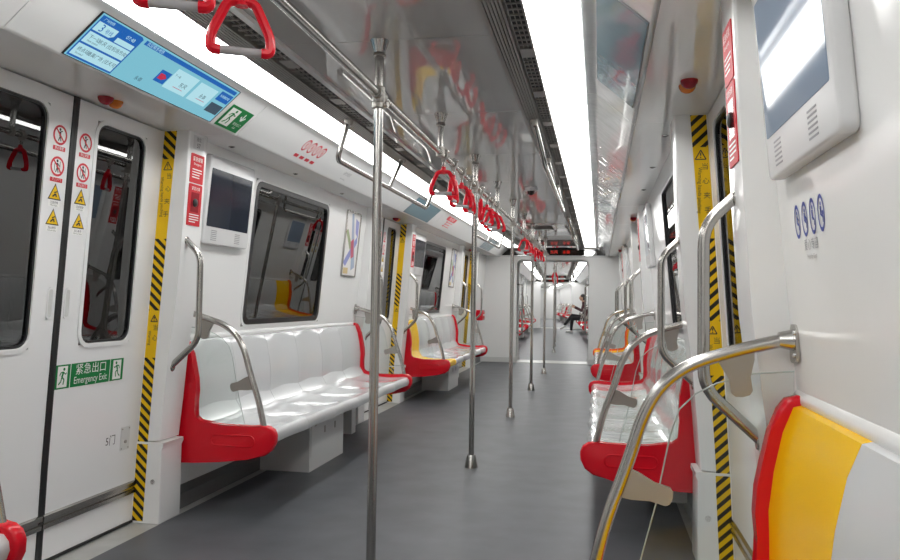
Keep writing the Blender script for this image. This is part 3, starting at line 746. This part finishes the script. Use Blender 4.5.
def make_rail(y0, y1, stubs, label):
    t = thing('ceiling_rail', (0, (y0 + y1) / 2, 1.872), label, 'grab rail')
    bm = B(); tube(bm, [(0, y0, 1.872), (0, y1, 1.872)], .0165, 16); ob('rail_tube', bm, 'steel', t)
    for y in stubs:
        bm = B(); tube(bm, [(0, y, 1.875), (0, y, 2.03)], .0155, 14); h = ob('hanger', bm, 'steel', t)
        bm = B(); lathe(bm, [(.018, 2.012), (.024, 2.014), (.024, 2.024), (.021, 2.028), (.035, 2.074)], Tr(0, y), 20); ob('ceiling_flange', bm, 'steel', h)
        bm = B(); lathe(bm, [(.019, 1.848), (.023, 1.852), (.023, 1.896), (.018, 1.90)], Tr(0, y), 16); ob('collar', bm, 'clampm', h)
    return t
make_rail(YBACK + .2, 12.6, [1.62, 3.90, 6.18, 8.46, 10.74], 'long straight steel rail under the ceiling that carries the red straps')
def make_strap(y):
    t = thing('strap_handle', (0, y, 1.872), '', 'strap handle', 'red strap handles')
    bm = B(); tube(bm, [(0, y - .018, 1.872), (0, y + .018, 1.872)], .0215, 16); box(bm, -.011, .011, y - .013, y + .013, 1.838, 1.853); box(bm, -.007, .007, y - .012, y + .012, 1.892, 1.906)
    c = ob('rail_clamp', bm, 'clampm', t)
    bm = B(); lathe(bm, [(.006, -.012), (.009, -.009), (.009, .009), (.006, .012)], Tr(.018, y, 1.897) @ Matrix.Rotation(PI / 2, 4, 'X'), 12); ob('clamp_bolt', bm, 'chrome', c)
    bm = B(); pts = [(.0085 * math.cos(a), y + .0085 * math.sin(a), 1.846 - .0042 * a / (2 * PI) * 1.35) for a in [i * PI / 5 for i in range(61)]]
    tube(bm, pts, .0030, 5); ob('spring', bm, 'chrome', t)
    bm = B(); tube(bm, [(0, y, 1.845), (0, y, 1.80)], .0045, 8); ob('cord', bm, 'grip', t)
    bm = B(); lathe(bm, [(.008, .040), (.013, .036), (.016, 0)], Tr(0, y, 1.774), 12)
    P = [(-.046, 1.669), (-.067, 1.669), (-.067, 1.705), (-.030, 1.785), (.030, 1.785), (.067, 1.705), (.067, 1.669), (.046, 1.669)]
    pp = fillet([(x, 0, z) for x, z in P], .016, 4); n_ = 10; rings = []
    for i, p in enumerate(pp):
        d = (pp[min(i + 1, len(pp) - 1)] - pp[max(i - 1, 0)]).normalized(); w = Vector((0, 1, 0)); u = d.cross(w)
        rings.append([bm.verts.new(Vector((p.x, y, p.z)) + u * .0118 * math.cos(2 * PI * k / n_) + w * .0150 * math.sin(2 * PI * k / n_)) for k in range(n_)])
    for a, b in zip(rings, rings[1:]):
        for k in range(n_): bm.faces.new((a[k], a[(k + 1) % n_], b[(k + 1) % n_], b[k]))
    bm.faces.new(rings[0][::-1]); bm.faces.new(rings[-1])
    ob('handle_ring', bm, 'strapred', t)
    bm = B(); tube(bm, [(-.047, y, 1.669), (.047, y, 1.669)], .0098, 12); ob('grip_bar', bm, 'grip', t)
    return t
SY = [(1.35, 24, 'strap handle at the top edge, cut off by the frame'), (1.635, 28, 'large red strap handle nearest the camera, whole, against the light')]
for g_, base in ((0, 0.), (1, 4.56)):
    nm = ['between the first and third poles', 'between the third and fifth poles'][g_]
    for i, (yy, an) in enumerate(zip((3.99, 4.27, 4.54, 4.83, 5.30, 5.60, 5.87, 6.13), (8, 84, 38, 74, 96, 62, 44, 18))):
        SY.append((yy + base, an + g_ * 9, '%s red strap handle in the row %s' % (ORD[i], nm)))
strap0 = make_strap(SY[0][0]); index_kids()
for i, (y, an, lab) in enumerate(SY):
    T = Tr(0, y, 0) @ Rz(0) @ Tr(0, -SY[0][0], 0)
    if i == 0: c = strap0; c['label'] = 'red ' + lab
    else: c = copy_tree(strap0, T, lab)
    # the ring below the clamp hangs turned about the cord, each its own way
    for ch in [o for o in bpy.data.objects if o.parent == c]:
        if ch.name.startswith(('handle_ring', 'grip_bar')): ch.matrix_basis = Rz(an)

# ------------------------------------------------------------------ bulkhead, gangway, display at the car's end
def make_bulkhead(y, T, name, label, th=.10):
    w = struct(name, label)
    outer = [(-1.40, 0), (-1.40, 1.93), (1.40, 1.93), (1.40, 0)]
    bm = B(); a, r = .645, .09
    inn = [(-a, 0)] + [(-a + r - r * math.cos(t), 1.855 - r + r * math.sin(t)) for t in [i * PI / 12 for i in range(7)]] + [(a - r + r * math.sin(t), 1.855 - r + r * math.cos(t)) for t in [i * PI / 12 for i in range(7)]] + [(a, 0)]
    for y_ in (y, y + th):
        V = lambda p: bm.verts.new((p[0], y_, p[1]))
        L = [V((-1.40, 0)), V((-1.40, 1.93)), V((1.40, 1.93)), V((1.40, 0))]; I = [V(p) for p in inn]; h = len(I) // 2
        bm.faces.new([L[0], L[1]] + I[:h][::-1]); bm.faces.new([L[1], L[2]] + I[h:][:1] + I[h - 1:h]); bm.faces.new([L[2], L[3]] + I[h:][::-1])
    ob('partition_panel', bm, 'wall', w, smooth=False)
    bm = B(); n = len(inn)
    A = [bm.verts.new((p[0], y, p[1])) for p in inn]; C = [bm.verts.new((p[0], y + th, p[1])) for p in inn]
    for k in range(n - 1): bm.faces.new((A[k], A[k + 1], C[k + 1], C[k]))
    ob('opening_lining', bm, 'bellows', w)
    for s in (-1, 1):
        bm = B(); box(bm, min(s * .63, s * 1.40), max(s * .63, s * 1.40), y - .012, y, 0, .09); ob('kick_board', bm, 'box', w, smooth=False)
    bm = B(); box(bm, -1.0, 1.0, y - .02, y, 1.905, 1.932); ob('top_trim', bm, 'housing', w, smooth=False)
    w.matrix_basis = T @ w.matrix_basis; return w
make_bulkhead(YEND, Matrix(), 'wall_front', 'white bulkhead with a wide open doorway at the end of this carriage')
def make_led(T, y, label):
    t = thing('led_display', (0, y, 1.95), label, 'display')
    bm = B(); box(bm, -.975, .56, y - .03, y - .002, 1.935, 2.044); box(bm, .765, .96, y - .03, y - .002, 1.935, 2.03); ob('dark_panel', bm, 'dark', t, smooth=False)
    
    for u, w_ in ((-.22, '下一站'), (.02, '东风'), (.24, '永泰')): text(w_, .062, frame((u, y - .030, 1.990), (1, 0, 0), (0, 0, 1)), 'd_led', t, sx=1.1)
    t.matrix_basis = T @ t.matrix_basis; return t
make_led(Matrix(), YEND, 'dark display with red lettering above the bulkhead opening')
bm = B(); box(bm, -1.4, 1.4, YBACK - .04, YBACK, 0, 2.12); tag(ob('wall_back', bm, 'wall', None, smooth=False), 'plain white wall behind the camera', kind='structure')  # unseen wall added to bounce light; the real car runs on behind here
T2 = Tr(0, 14.20) @ Rz(2.97)
gang = g = struct('trim_5', 'short grey gangway between the two carriages')
bm = B(); box(bm, -.9, .9, 13.95, 14.5, -.03, .004); ob('floor_plate', bm, 'sill', g, smooth=False)
bm = B(); box(bm, -.75, .75, YEND, 13.96, 0, .006); ob('threshold', bm, 'sill', g, smooth=False)
for s in (-1, 1):
    bm = B(); x = s * .70
    pr = [(x + s * (.02 if k % 2 else 0), 13.95 + .055 * k) for k in range(11)]
    a = [bm.verts.new((u, v, 0)) for u, v in pr]; b = [bm.verts.new((u, v, 1.95)) for u, v in pr]
    for k in range(10): bm.faces.new((a[k], a[k + 1], b[k + 1], b[k]))
    ob('bellows_wall', bm, 'bellows', g, smooth=False)
    t = thing('gangway_handrail', (s * .68, 14.22, .5), 'rounded steel handrail loop on the %s wall of the gangway' % side_of[s], 'grab rail', 'gangway handrail loops')
    bm = B(); tube(bm, fillet([(s * .71, 14.22, 1.42), (s * .575, 14.22, 1.42), (s * .575, 14.22, .52), (s * .71, 14.22, .52)], .06, 5), .016, 12); ob('rail_tube', bm, 'steel', t)
    for z in (1.42, .52): bm = B(); lathe(bm, [(.028, 0), (.02, .01)], frame((s * .705, 14.22, z), (0, -s, 0), (0, 0, 1)), 14); ob('wall_flange', bm, 'steel', t)
bm = B(); box(bm, -.75, .75, 13.95, 14.5, 1.90, 1.94); ob('gangway_ceiling', bm, 'bellows', g, smooth=False)

# ------------------------------------------------------------------ cove displays, signs, lamps, stickers (left first, right by half turn)
def make_cove_display(yd, lit):
    t = thing('cove_display', (-.86, yd, 1.97), '', 'display', 'displays on the cove above the doorways')
    m = cframe(yd, .475, .0015); hu, hv = .492, .098
    ob('bezel', plate(B(), rrect(-hu - .008, hu + .008, -hv - .003, hv + .003, .003), .002, m), 'gasket' if lit else 'inkgrey', t, smooth=False)
    sc = ob('screen', plate(B(), [(-hu, -hv), (hu, -hv), (hu, hv), (-hu, hv)], .001, m @ Tr(0, 0, .002)), 'd_bg' if lit else 'teal', t, smooth=False)
    if not lit: return t
    m = m @ Tr(0, 0, .003)
    U = lambda f: -hu + 2 * hu * f
    Vv = lambda f: -hv + 2 * hv * f
    Flat(m, .0003).poly([(U(.006), Vv(.02)), (U(.245), Vv(.02)), (U(.245), Vv(.93)), (U(.23), Vv(.97)), (U(.006), Vv(.97))]).out('blue_field', 'd_blue', sc)
    fld = lambda nm, mt, h, *rs: [Flat(m, h).rect(U(a), U(b), Vv(c), Vv(d)).out(nm, mt, sc) for a, b, c, d in rs]
    fld('title_bar', 'd_blue', .0003, (.262, .985, .86, .96))
    Flat(m, .0006).poly([(U(.012), Vv(.64)), (U(.10), Vv(.64)), (U(.118), Vv(.70)), (U(.118), Vv(.84)), (U(.012), Vv(.84))]).out('pale_field', 'd_white', sc)
    fld('pale_field', 'd_white', .0006, (.135, .235, .62, .73), (.013, .238, .36, .60), (.013, .238, .06, .32))
    text('3', .045, m @ Tr(U(.045), Vv(.735), 0), 'd_blue', sc); text('号线', .020, m @ Tr(U(.085), Vv(.72), 0), 'd_blue', sc)
    text('广州地铁', .014, m @ Tr(U(.05), Vv(.905), 0), 'd_white', sc); text('07:48', .022, m @ Tr(U(.19), Vv(.82), 0), 'd_white', sc)
    text('下一站', .019, m @ Tr(U(.055), Vv(.50), 0), 'd_grey', sc); text('东风 (往机场方向)', .020, m @ Tr(U(.16), Vv(.49), 0), 'd_grey', sc); text('Next station', .011, m @ Tr(U(.06), Vv(.42), 0), 'd_grey', sc)
    text('终点站', .019, m @ Tr(U(.055), Vv(.21), 0), 'd_grey', sc); text('番禺广场 (往天河)', .020, m @ Tr(U(.16), Vv(.20), 0), 'd_grey', sc); text('Terminal', .011, m @ Tr(U(.05), Vv(.12), 0), 'd_grey', sc)
    text('欢迎乘坐地铁', .018, m @ Tr(U(.33), Vv(.91), 0), 'd_white', sc)
    text('永泰', .022, m @ Tr(U(.385), Vv(.18), 0), 'd_grey', sc)
    fld('blue_block', 'd_blue', .0005, (.455, .525, .30, .60), (.885, .99, .56, .82))
    Flat(m, .0009).poly([(U(.465), Vv(.38)), (U(.495), Vv(.38)), (U(.515), Vv(.45)), (U(.495), Vv(.52)), (U(.465), Vv(.52))]).out('red_arrow', 'd_red', sc)
    fld('red_line', 'd_red', .0009, (.585, .655, .36, .372), (.77, .84, .36, .372))
    fld('pale_box', 'd_white', .0004, (.53, .695, .26, .78), (.715, .865, .26, .76))
    fld('grey_block', 'd_grey', .0004, (.885, .99, .20, .47))
    text('下一站', .014, m @ Tr(U(.56), Vv(.62), 0), 'd_grey', sc); text('东风', .026, m @ Tr(U(.635), Vv(.47), 0), 'd_grey', sc); text('永泰', .024, m @ Tr(U(.80), Vv(.46), 0), 'd_grey', sc)
    text('车厢拥挤度', .016, m @ Tr(U(.937), Vv(.70), 0), 'd_white', sc)
    return t
d0 = make_cove_display(2.748, True); d0['label'] = 'lit blue passenger information display over the first left doorway'
d1 = make_cove_display(2.745 + 4.56, False); d1['label'] = 'switched-off teal display over the second left doorway'
index_kids()
copy_tree(d1, Tr(0, 4.56), 'switched-off teal display over the third left doorway')
d2 = make_cove_display(7.305, False); index_kids()
for ch in kids(d2):
    if ch.name.startswith('screen'): ch.data.materials[0] = M['tealfilm']
for k, yd in enumerate(DOORS): copy_tree(d2, Tr(0, yd + 7.305) @ Rz(180), 'film-covered teal display over the %s right doorway' % ORD[k])
for ch in kids(d2): bpy.data.objects.remove(ch)
bpy.data.objects.remove(d2)
def make_exit_cove(y):
    t = thing('cove_exit_sign', (-.9, y, 1.95), 'green running man exit sign on the cove beside the lit display', 'sign', 'cove exit signs')
    m = cframe(y, .635, .001)
    p = ob('sign_plate', plate(B(), [(-.106, -.066), (.106, -.066), (.106, .066), (-.106, .066)], .0015, m), 'green', t, smooth=False)
    Flat(m, .0022).rect(-.090, -.005, -.052, .052).out('white_panel', 'white', p)
    F = Flat(m, .0028); runner(F, -.048, 0, .098, 1); F.out('running_figure', 'green', p)
    F = Flat(m, .0022); F.line([(.05, .048), (.05, .008)], .010); F.line([(.028, .028), (.05, .004), (.072, .028)], .010); F.out('arrow', 'white', p)
    text('安全出口', .019, m @ Tr(.05, -.022, .0015), 'white', p); text('Exit', .016, m @ Tr(.05, -.043, .0015), 'white', p)
    return t
make_exit_cove(3.39)
def icon_row(name, m, material, n, cap, label, cat, parent_loc, step=.058, r=.022, e=1.7, caps=True):
    t = thing(name, parent_loc, label, cat)
    for i in range(n):
        u = (i - (n - 1) / 2) * step
        F = Flat(m, .001); F.ring(u, 0, r * .90, r * 1.16, 20, e); F.disc(u + .001, r * .95, .0048, 8); F.line([(u, r * .68), (u - .002, -r * .25)], .010)
        F.line([(u - .002, -r * .25), (u + .010, -r * .35), (u + .009, -r * 1.0)], .005); F.line([(u, r * .5), (u + .012 - .005 * i, r * .1)], .004)
        if i % 2: F.disc(u + .010, r * .0, .005, 8)
        s = F.out('seat_icon', material, t)
        if caps: Flat(m, .001).rect(u - .030, u + .026, -.096, -.074).out('caption_bar', material, s)
    if cap:
        text(cap[0], .026, m @ Tr(0, -.056, 0), 'inkgrey', t); text(cap[1], .014, m @ Tr(0, -.080, 0), 'inkgrey', t)
    return t
icon_row('priority_seat_sticker', cframe(4.33, .36), 'inkred', 4, None, 'row of four small red seat symbols printed on the left cove', 'sticker', (-.86, 4.33, 1.97), step=.082, r=.030, e=1.25)
mr = R180(.48) @ lframe(WX, .48 * 2 - 1.69, 1.282)
icon_row('priority_seat_sticker', mr, 'inkblue', 4, ('爱心专座', 'Priority Seat'), 'row of four blue seat symbols on the right wall under the monitor', 'sticker', (1.23, 1.69, 1.26), caps=False, step=.060, r=.019)
def red_text_sign(y, label):
    t = thing('cove_notice', (-.86, y, 1.97), label, 'sign', 'red notices printed on the cove')
    m = cframe(y, .42) @ Matrix.Diagonal((2.1, 1.4, 1, 1))
    s = Flat(m, .001).rect(-.11, .11, .016, .056).out('red_bar', 'inkred', t)
    text('禁止吸烟', .030, m @ Tr(0, .036, .0004), 'white', s)
    for i, (w, v) in enumerate(((.10, 0), (.08, -.022), (.10, -.044))): Flat(m, .001).rect(-w * .6, -w * .25, v - .007, v + .005).rect(-w * .15, w, v - .004, v + .002).out('small_print', 'inkred', t)
    return t
red_text_sign(8.55, 'red printed notice on the left cove past the second display')
sm = thing('cove_caption', (-.88, 5.05, 1.95), 'small grey lettering printed on the left cove behind the first grab loop', 'sticker')
text('请勿倚靠', .035, cframe(5.05, .60), 'inkgrey', sm); text('No leaning', .02, cframe(5.05, .82), 'inkgrey', sm)
def pillar_number(T, label):
    t = thing('number_sticker', (-1.15, 3.49, 1.86), label, 'sticker')
    m = lframe(PX, 3.49, 1.862)
    p = Flat(m, .0006).rect(-.05, .05, -.035, .035).out('label_plate', 'housing', t)
    text('座位', .022, m @ Tr(0, .017, .0004), 'ink', p); text('57', .032, m @ Tr(0, -.014, .0004), 'ink', p)
    t.matrix_basis = T @ t.matrix_basis; return t
pillar_number(Matrix(), 'small number label at the top of the first left pillar')
def make_lamp(yd, d=1):
    t = thing('door_lamp', (-1.168, yd + .06, 1.91), '', 'lamp', 'door warning lamps')
    for dy, mt, nm in ((-.032 * d, 'lensred', 'red_dome'), (.032 * d, 'amber', 'amber_dome')):
        bm = B(); lathe(bm, [(.031, 0), (.031, -.006), (.029, -.014), (.022, -.024), (.012, -.030), (.003, -.032)], Tr(-1.168, yd + .06 + dy, 1.911), 18); ob(nm, bm, mt, t)
    return t
lp, lq = make_lamp(2.76), make_lamp(2.64, -1); index_kids(); lp['label'] = 'red and amber domed lamps under the soffit over the first left doorway'
for k, yd in enumerate(DOORS):
    if k: copy_tree(lp, Tr(0, yd - 2.76), 'red and amber domed lamps over the %s left doorway' % ORD[k])
    Tq = Tr(-.035, yd + 2.84) @ Rz(180)
    if k: copy_tree(lq, Tq, 'red and amber domed lamps over the %s right doorway' % ORD[k])
    else: QT = Tq
lq.matrix_basis = QT @ lq.matrix_basis; lq['label'] = 'red and amber domed lamps under the soffit over the first right doorway'
def make_knob(x, y, label):
    t = thing('soffit_sensor', (x, y, 1.91), label, 'fitting', 'soffit fittings')
    bm = B(); lathe(bm, [(.018, 0), (.018, -.002), (.012, -.004)], Tr(x, y, 1.9085), 16); ob('base', bm, 'steel', t)
    bm = B(); lathe(bm, [(.011, 0), (.009, -.002), (.004, -.003)], Tr(x, y, 1.9047), 12); ob('button', bm, 'ink', t)
for s in (-1, 1):
    for i, y in enumerate((3.80, 4.68, 5.60)): make_knob(s * 1.125, y, '%s small round fitting under the %s soffit above the window' % (ORD[i], side_of[s]))
# ceiling hatch and camera
t = thing('ceiling_vent', (.07, 9.95, 2.07), 'dark ceiling vent panel with pale frame before the bulkhead', 'vent')
bm = B(); ring_plate(bm, rrect(-.20, .20, -.34, .34, .01), rrect(-.16, .16, -.28, .28, .008), -.014, Tr(.07, 9.95, 2.0745)); ob('frame', bm, 'soffit', t, smooth=False)
bm = B(); box(bm, -.09, .23, 9.67, 10.23, 2.066, 2.073); ob('mesh', bm, 'slot', t, smooth=False)
for k in range(8): bm = B(); box(bm, -.09, .23, 9.70 + k * .068, 9.708 + k * .068, 2.061, 2.067); ob('slat', bm, 'clampm', t, smooth=False)
t = thing('ceiling_camera', (.24, 6.55, 2.06), 'small white dome camera with black lens on the ceiling', 'camera')
bm = B(); lathe(bm, [(.055, 2.075), (.055, 2.05), (.048, 2.044)], Tr(.24, 6.55), 20); ob('base', bm, 'housing', t)
bm = B(); lathe(bm, [(.034, 2.045), (.030, 2.025), (.016, 2.012), (.003, 2.010)], Tr(.24, 6.55), 18); ob('lens_dome', bm, 'dark', t)
# red cabinet on the last stretch of wall
t = thing('fire_extinguisher_box', (-1.25, 13.3, .78), 'small red box on the left wall before the bulkhead', 'box')
bm = B(); box(bm, -1.29, -1.16, 13.16, 13.44, .76, .94, None, .015); ob('body', bm, 'red', t)
bm = B(); box(bm, -1.162, -1.156, 13.19, 13.41, .79, .91); ob('lid', bm, 'red', t, smooth=False)
bm = B(); box(bm, -1.157, -1.150, 13.27, 13.33, .84, .87); ob('latch', bm, 'white', t, smooth=False)

# ================================================================== the next carriages
index_kids()
def next_car(T, tagname, wl_n, far_end):
    """a carriage beyond: T carries its local frame (y from .35); car coordinates are turned half round so the same prototypes fit"""
    A = T @ Tr(0, 14.20) @ Rz(180)
    build_shell(A, -4.05, YEND, tagname, film=False, front=False)
    make_bulkhead(YEND, A, 'wall_front', 'white bulkhead around the near opening ' + tagname)
    a, b = struct('wall_left', 'left side wall ' + tagname), struct('wall_right', 'right side wall ' + tagname)
    SK = ('lettering', 'warning_symbol', 'lock_button')
    for k, yb in enumerate((9.60, 5.04, .48)):
        for par, s in ((b, -1), (a, 1)):
            TT = A @ (Tr(0, yb - YB) if s < 0 else R180(yb) @ Tr(0, yb - YB))
            wall_part(par, TT, SK)
            w = copy_tree(win, TT, 'dark side window %s' % tagname)
    for s, par in ((-1, b), (1, a)):
        for (y0, y1) in ((12.52, YEND), (-4.05, -2.44)):
            n0 = set(bpy.data.objects); end_wall(par, s, y0, y1)
            for o in bpy.data.objects:
                if o not in n0: o.matrix_basis = A @ o.matrix_basis
    for k, yd in enumerate((11.88, 7.32, 2.76, -1.80)):
        for s in (-1, 1):
            TT = A @ (Tr(0, yd - 2.76) if s < 0 else Tr(XO, yd + 2.76) @ Rz(180))
            for lf in (leafN, leafF): copy_tree(lf, TT, 'white sliding door leaf ' + tagname, skip=SK + ('prohibition_sticker', 'warning_sticker', 'exit_sign', 'exit_figure_sign', 'lock_plate', 'handle_recess', 'handle_rim', 'bottom_brush'))
    for k, yb in enumerate((9.60, 5.04, .48)):
        for s, sd in ((-1, 'right'), (1, 'left')):
            TT = A @ (Tr(0, yb - YB) if s < 0 else R180(yb) @ Tr(0, yb - YB))
            wh = 'the %s %s bench %s' % (ORD[k], sd, tagname)
            copy_tree(bench1, TT, 'pale grey bench with red ends, %s on the %s %s' % (ORD[k], sd, tagname))
            for o, e in ((arm_n, 'one'), (arm_f, 'other')):
                near = (s < 0) == (o is arm_f)
                copy_tree(o, TT, 'curved rail at the %s end of %s' % ('near' if near else 'far', wh), skip=('bolt', 'glass_edge'))
            for o in (hr_n, hr_f):
                near = (s < 0) == (o is hr_f)
                copy_tree(o, TT, 'upright handrail at the %s end of %s' % ('near' if near else 'far', wh), skip=('wall_flange',))
            copy_tree(loop1, TT, 'overhead grab loop above %s' % wh)
    for k in range(7): copy_tree(pole0, A @ Tr(0, 11.60 - 2.28 * k - PY[0]), '%s upright steel pole %s' % (ORD[k], tagname), skip=())
    return A
TAG2 = 'of the next carriage'
A2 = next_car(T2, TAG2, 0, False)
r2 = make_rail(-3.5, 13.2, [10.46, 8.18, 5.90], 'steel ceiling rail of the next carriage'); r2.matrix_basis = A2 @ r2.matrix_basis
index_kids()
for i, y in enumerate((10.3, 10.0, 9.7, 9.4, 8.8, 8.5, 5.8, 5.5, 5.2, 4.9)):
    c = copy_tree(strap0, A2 @ Tr(0, y - SY[0][0]), '%s red strap handle beyond the bulkhead opening in the next carriage' % (ORD + ['ninth', 'tenth'])[i], 'strap handles of the next carriage', skip=('spring', 'clamp_bolt'))
make_bulkhead(-4.05 - .1, A2, 'wall_front', 'white bulkhead at the far end of the next carriage')
make_led(A2 @ Tr(0, -4.05 * 2 + .0) @ Matrix.Identity(4) @ Tr(0, 4.05) @ Rz(180), 0.0, 'dark display with red lettering at the far end of the next carriage')
index_kids(); copy_tree(gang, T2 @ Tr(0, 18.33 - 13.95), 'short grey gangway before the third carriage')
T3 = T2 @ Tr(0, 18.75) @ Rz(3.3)
TAG3 = 'of the third carriage'
A3 = T3 @ Tr(0, 14.20) @ Rz(180)
build_shell(A3, -4.05, 14.1, TAG3, film=False, front=False)
a3, b3 = struct('wall_left', 'left side wall of the third carriage'), struct('wall_right', 'right side wall of the third carriage')
for s, p in ((-1, b3), (1, a3)): end_wall(p, s, -4.05, 14.1); p.matrix_basis = A3
for k, yb in enumerate((9.60, 5.04, .48)):
    copy_tree(bench1, A3 @ Tr(0, yb - YB), 'pale bench with red ends, %s on the right of the third carriage' % ORD[k])
    for o, e in ((arm_f, 'near'), (arm_n, 'far')): copy_tree(o, A3 @ Tr(0, yb - YB), 'curved rail at the %s end of the %s right bench of the third carriage' % (e, ORD[k]), skip=('bolt', 'glass_edge'))
bm = B(); box(bm, -1.4, 1.4, -4.15, -4.05, 0, 2.05); o = tag(ob('wall_front', bm, 'wall', None, smooth=False), 'white end wall of the third carriage', kind='structure'); o.matrix_basis = A3
d = struct('door_%d' % n, 'closed pale grey door with black handle at the far end of the train')
bm = B(); box(bm, -.35, .35, -4.05, -4.02, 0, 1.9); ob('leaf', bm, 'box', d, smooth=False)
bm = B(); box(bm, .20, .25, -4.02, -3.99, .95, 1.15); ob('handle', bm, 'black', d, smooth=False); d.matrix_basis = A3

# ------------------------------------------------------------------ seated passenger in the next carriage
def make_person(T):
    t = thing('person', (0, 0, 0), 'seated person in black trousers and white shoes looking at a phone', 'person')
    def blob(bm, c, r):      # ellipsoid
        r = r if isinstance(r, tuple) else (r, r, r)
        bmesh.ops.create_uvsphere(bm, u_segments=16, v_segments=10, radius=1, matrix=Tr(*c) @ Matrix.Diagonal((*r, 1)))
    def limb(bm, *chain):    # tapering limb through (point, radius) joints
        for (p, a), (q, b) in zip(chain, chain[1:]): tube(bm, [p, q], [a, b], 12)
        for p, a in chain: blob(bm, p, a)
    def skin(name, bm, material, vox):
        """all the limbs fused into one continuous surface"""
        o = ob(name, bm, material, t, recalc=False)
        m = o.modifiers.new('fuse', 'REMESH'); m.mode = 'VOXEL'; m.voxel_size = vox; m.use_smooth_shade = True
        k = o.modifiers.new('soften', 'SMOOTH'); k.iterations = 4; k.factor = .5
        return o
    # local: +x is forward (towards the aisle), z up, seat at .43; y across the shoulders
    torso = lambda bm, e: [limb(bm, ((-.01, s * .06, .55), .105 + e), ((0, s * .05, .72), .092 + e), ((.03, s * .07, .92), .098 + e), ((.04, s * .12, 1.01), .062 + e)) for s in (-1, 1)]
    ARM = (((.05, .17, 1.02), (.11, .225, .80), (.36, .06, .90)), ((.05, -.17, 1.02), (.12, -.22, .80), (.35, -.06, .93)))
    arms = lambda bm, e: [limb(bm, (a, .050 + e), (b, .038 + e), (c, .026 + e)) for a, b, c in ARM]
    LEG = (((.04, .09, .535), (.46, .10, .515), (.50, .10, .10)), ((.04, -.09, .535), (.46, -.04, .62), (.73, .02, .29)))
    legs = lambda bm, e: [limb(bm, (a, .086 + e), (b, .056 + e), (c, .036 + e)) for a, b, c in LEG]
    bm = B(); torso(bm, -.012); arms(bm, -.004); legs(bm, -.006)
    limb(bm, ((.05, 0, 1.05), .056), ((.09, 0, 1.18), .050))
    blob(bm, (.115, 0, 1.275), (.096, .076, .112)); blob(bm, (.150, 0, 1.215), (.056, .052, .052)); limb(bm, ((.205, 0, 1.285), .010), ((.222, 0, 1.250), .014))
    for s in (-1, 1): blob(bm, (.105, s * .078, 1.265), (.020, .010, .032))
    for (x, y, z), s in (((.36, .06, .90), 1), ((.35, -.06, .93), -1)):
        blob(bm, (x + .05, y * .8, z + .03), (.045, .020, .038))
        for k in range(4):
            v = (k - 1.5) * .021; L = (.030, .040, .036, .024)[k]
            limb(bm, ((x + .075, y * .75, z + .035 + v), .0085), ((x + .075 + L, y * .6, z + .05 + v), .008), ((x + .085 + L, y * .3, z + .06 + v), .007))
        limb(bm, ((x + .04, y * .6, z + .065), .010), ((x + .075, y * .3, z + .085), .0085))
    skin('body', bm, 'skin', .007)
    bm = B(); torso(bm, .012); arms(bm, .012); limb(bm, ((.045, 0, 1.04), .075), ((.06, 0, 1.085), .066)); skin('jacket', bm, 'cloth2', .010)
    bm = B(); legs(bm, .012)
    for s in (-1, 1): limb(bm, ((-.01, s * .06, .535), .118), ((-.005, s * .05, .61), .112))
    skin('trousers', bm, 'cloth', .010)
    for p, q, r in (((.49, .10, .052), (.575, .105, .046), (.67, .11, .038)), ((.725, .02, .235), (.80, .03, .195), (.875, .04, .145))):
        bm = B(); limb(bm, (p, .050), (q, .046), (r, .036)); skin('shoe', bm, 'shoe', .008)
    bm = B(); blob(bm, (.088, 0, 1.305), (.102, .088, .102)); blob(bm, (.055, 0, 1.25), (.070, .078, .085)); skin('hair', bm, 'hair', .008)
    for s in (-1, 1): bm = B(); blob(bm, (.196, s * .030, 1.285), (.008, .012, .007)); ob('eye', bm, 'ink', t)
    bm = B(); blob(bm, (.203, 0, 1.218), (.006, .022, .005)); ob('mouth', bm, 'lip', t)
    t.matrix_basis = T
    ph = thing('mobile_phone', (0, 0, 0), 'dark mobile phone held up by the seated person', 'phone')
    P_ = Tr(.455, .0, 1.0) @ Matrix.Rotation(.45, 4, 'Y')
    bm = B(); box(bm, -.004, .004, -.036, .036, -.075, .075, P_, .003); ob('case', bm, 'black', ph)
    bm = B(); box(bm, -.0052, -.0044, -.032, .032, -.069, .069, P_); ob('screen', bm, 'screen', ph, smooth=False)
    ph.matrix_basis = T
make_person(T2 @ Tr(1.06, 13.95) @ Rz(180))

# ------------------------------------------------------------------ tunnel outside the windows
for s in (-1, 1):
    bm = B(); box(bm, min(s * 2.1, s * 2.3), max(s * 2.1, s * 2.3), -3, 15, -1, 3.5)
    tag(ob('wall_%s' % ('left' if s < 0 else 'right'), bm, 'tunnel', None, smooth=False), 'dark concrete tunnel wall outside the %s windows' % side_of[s], kind='structure')
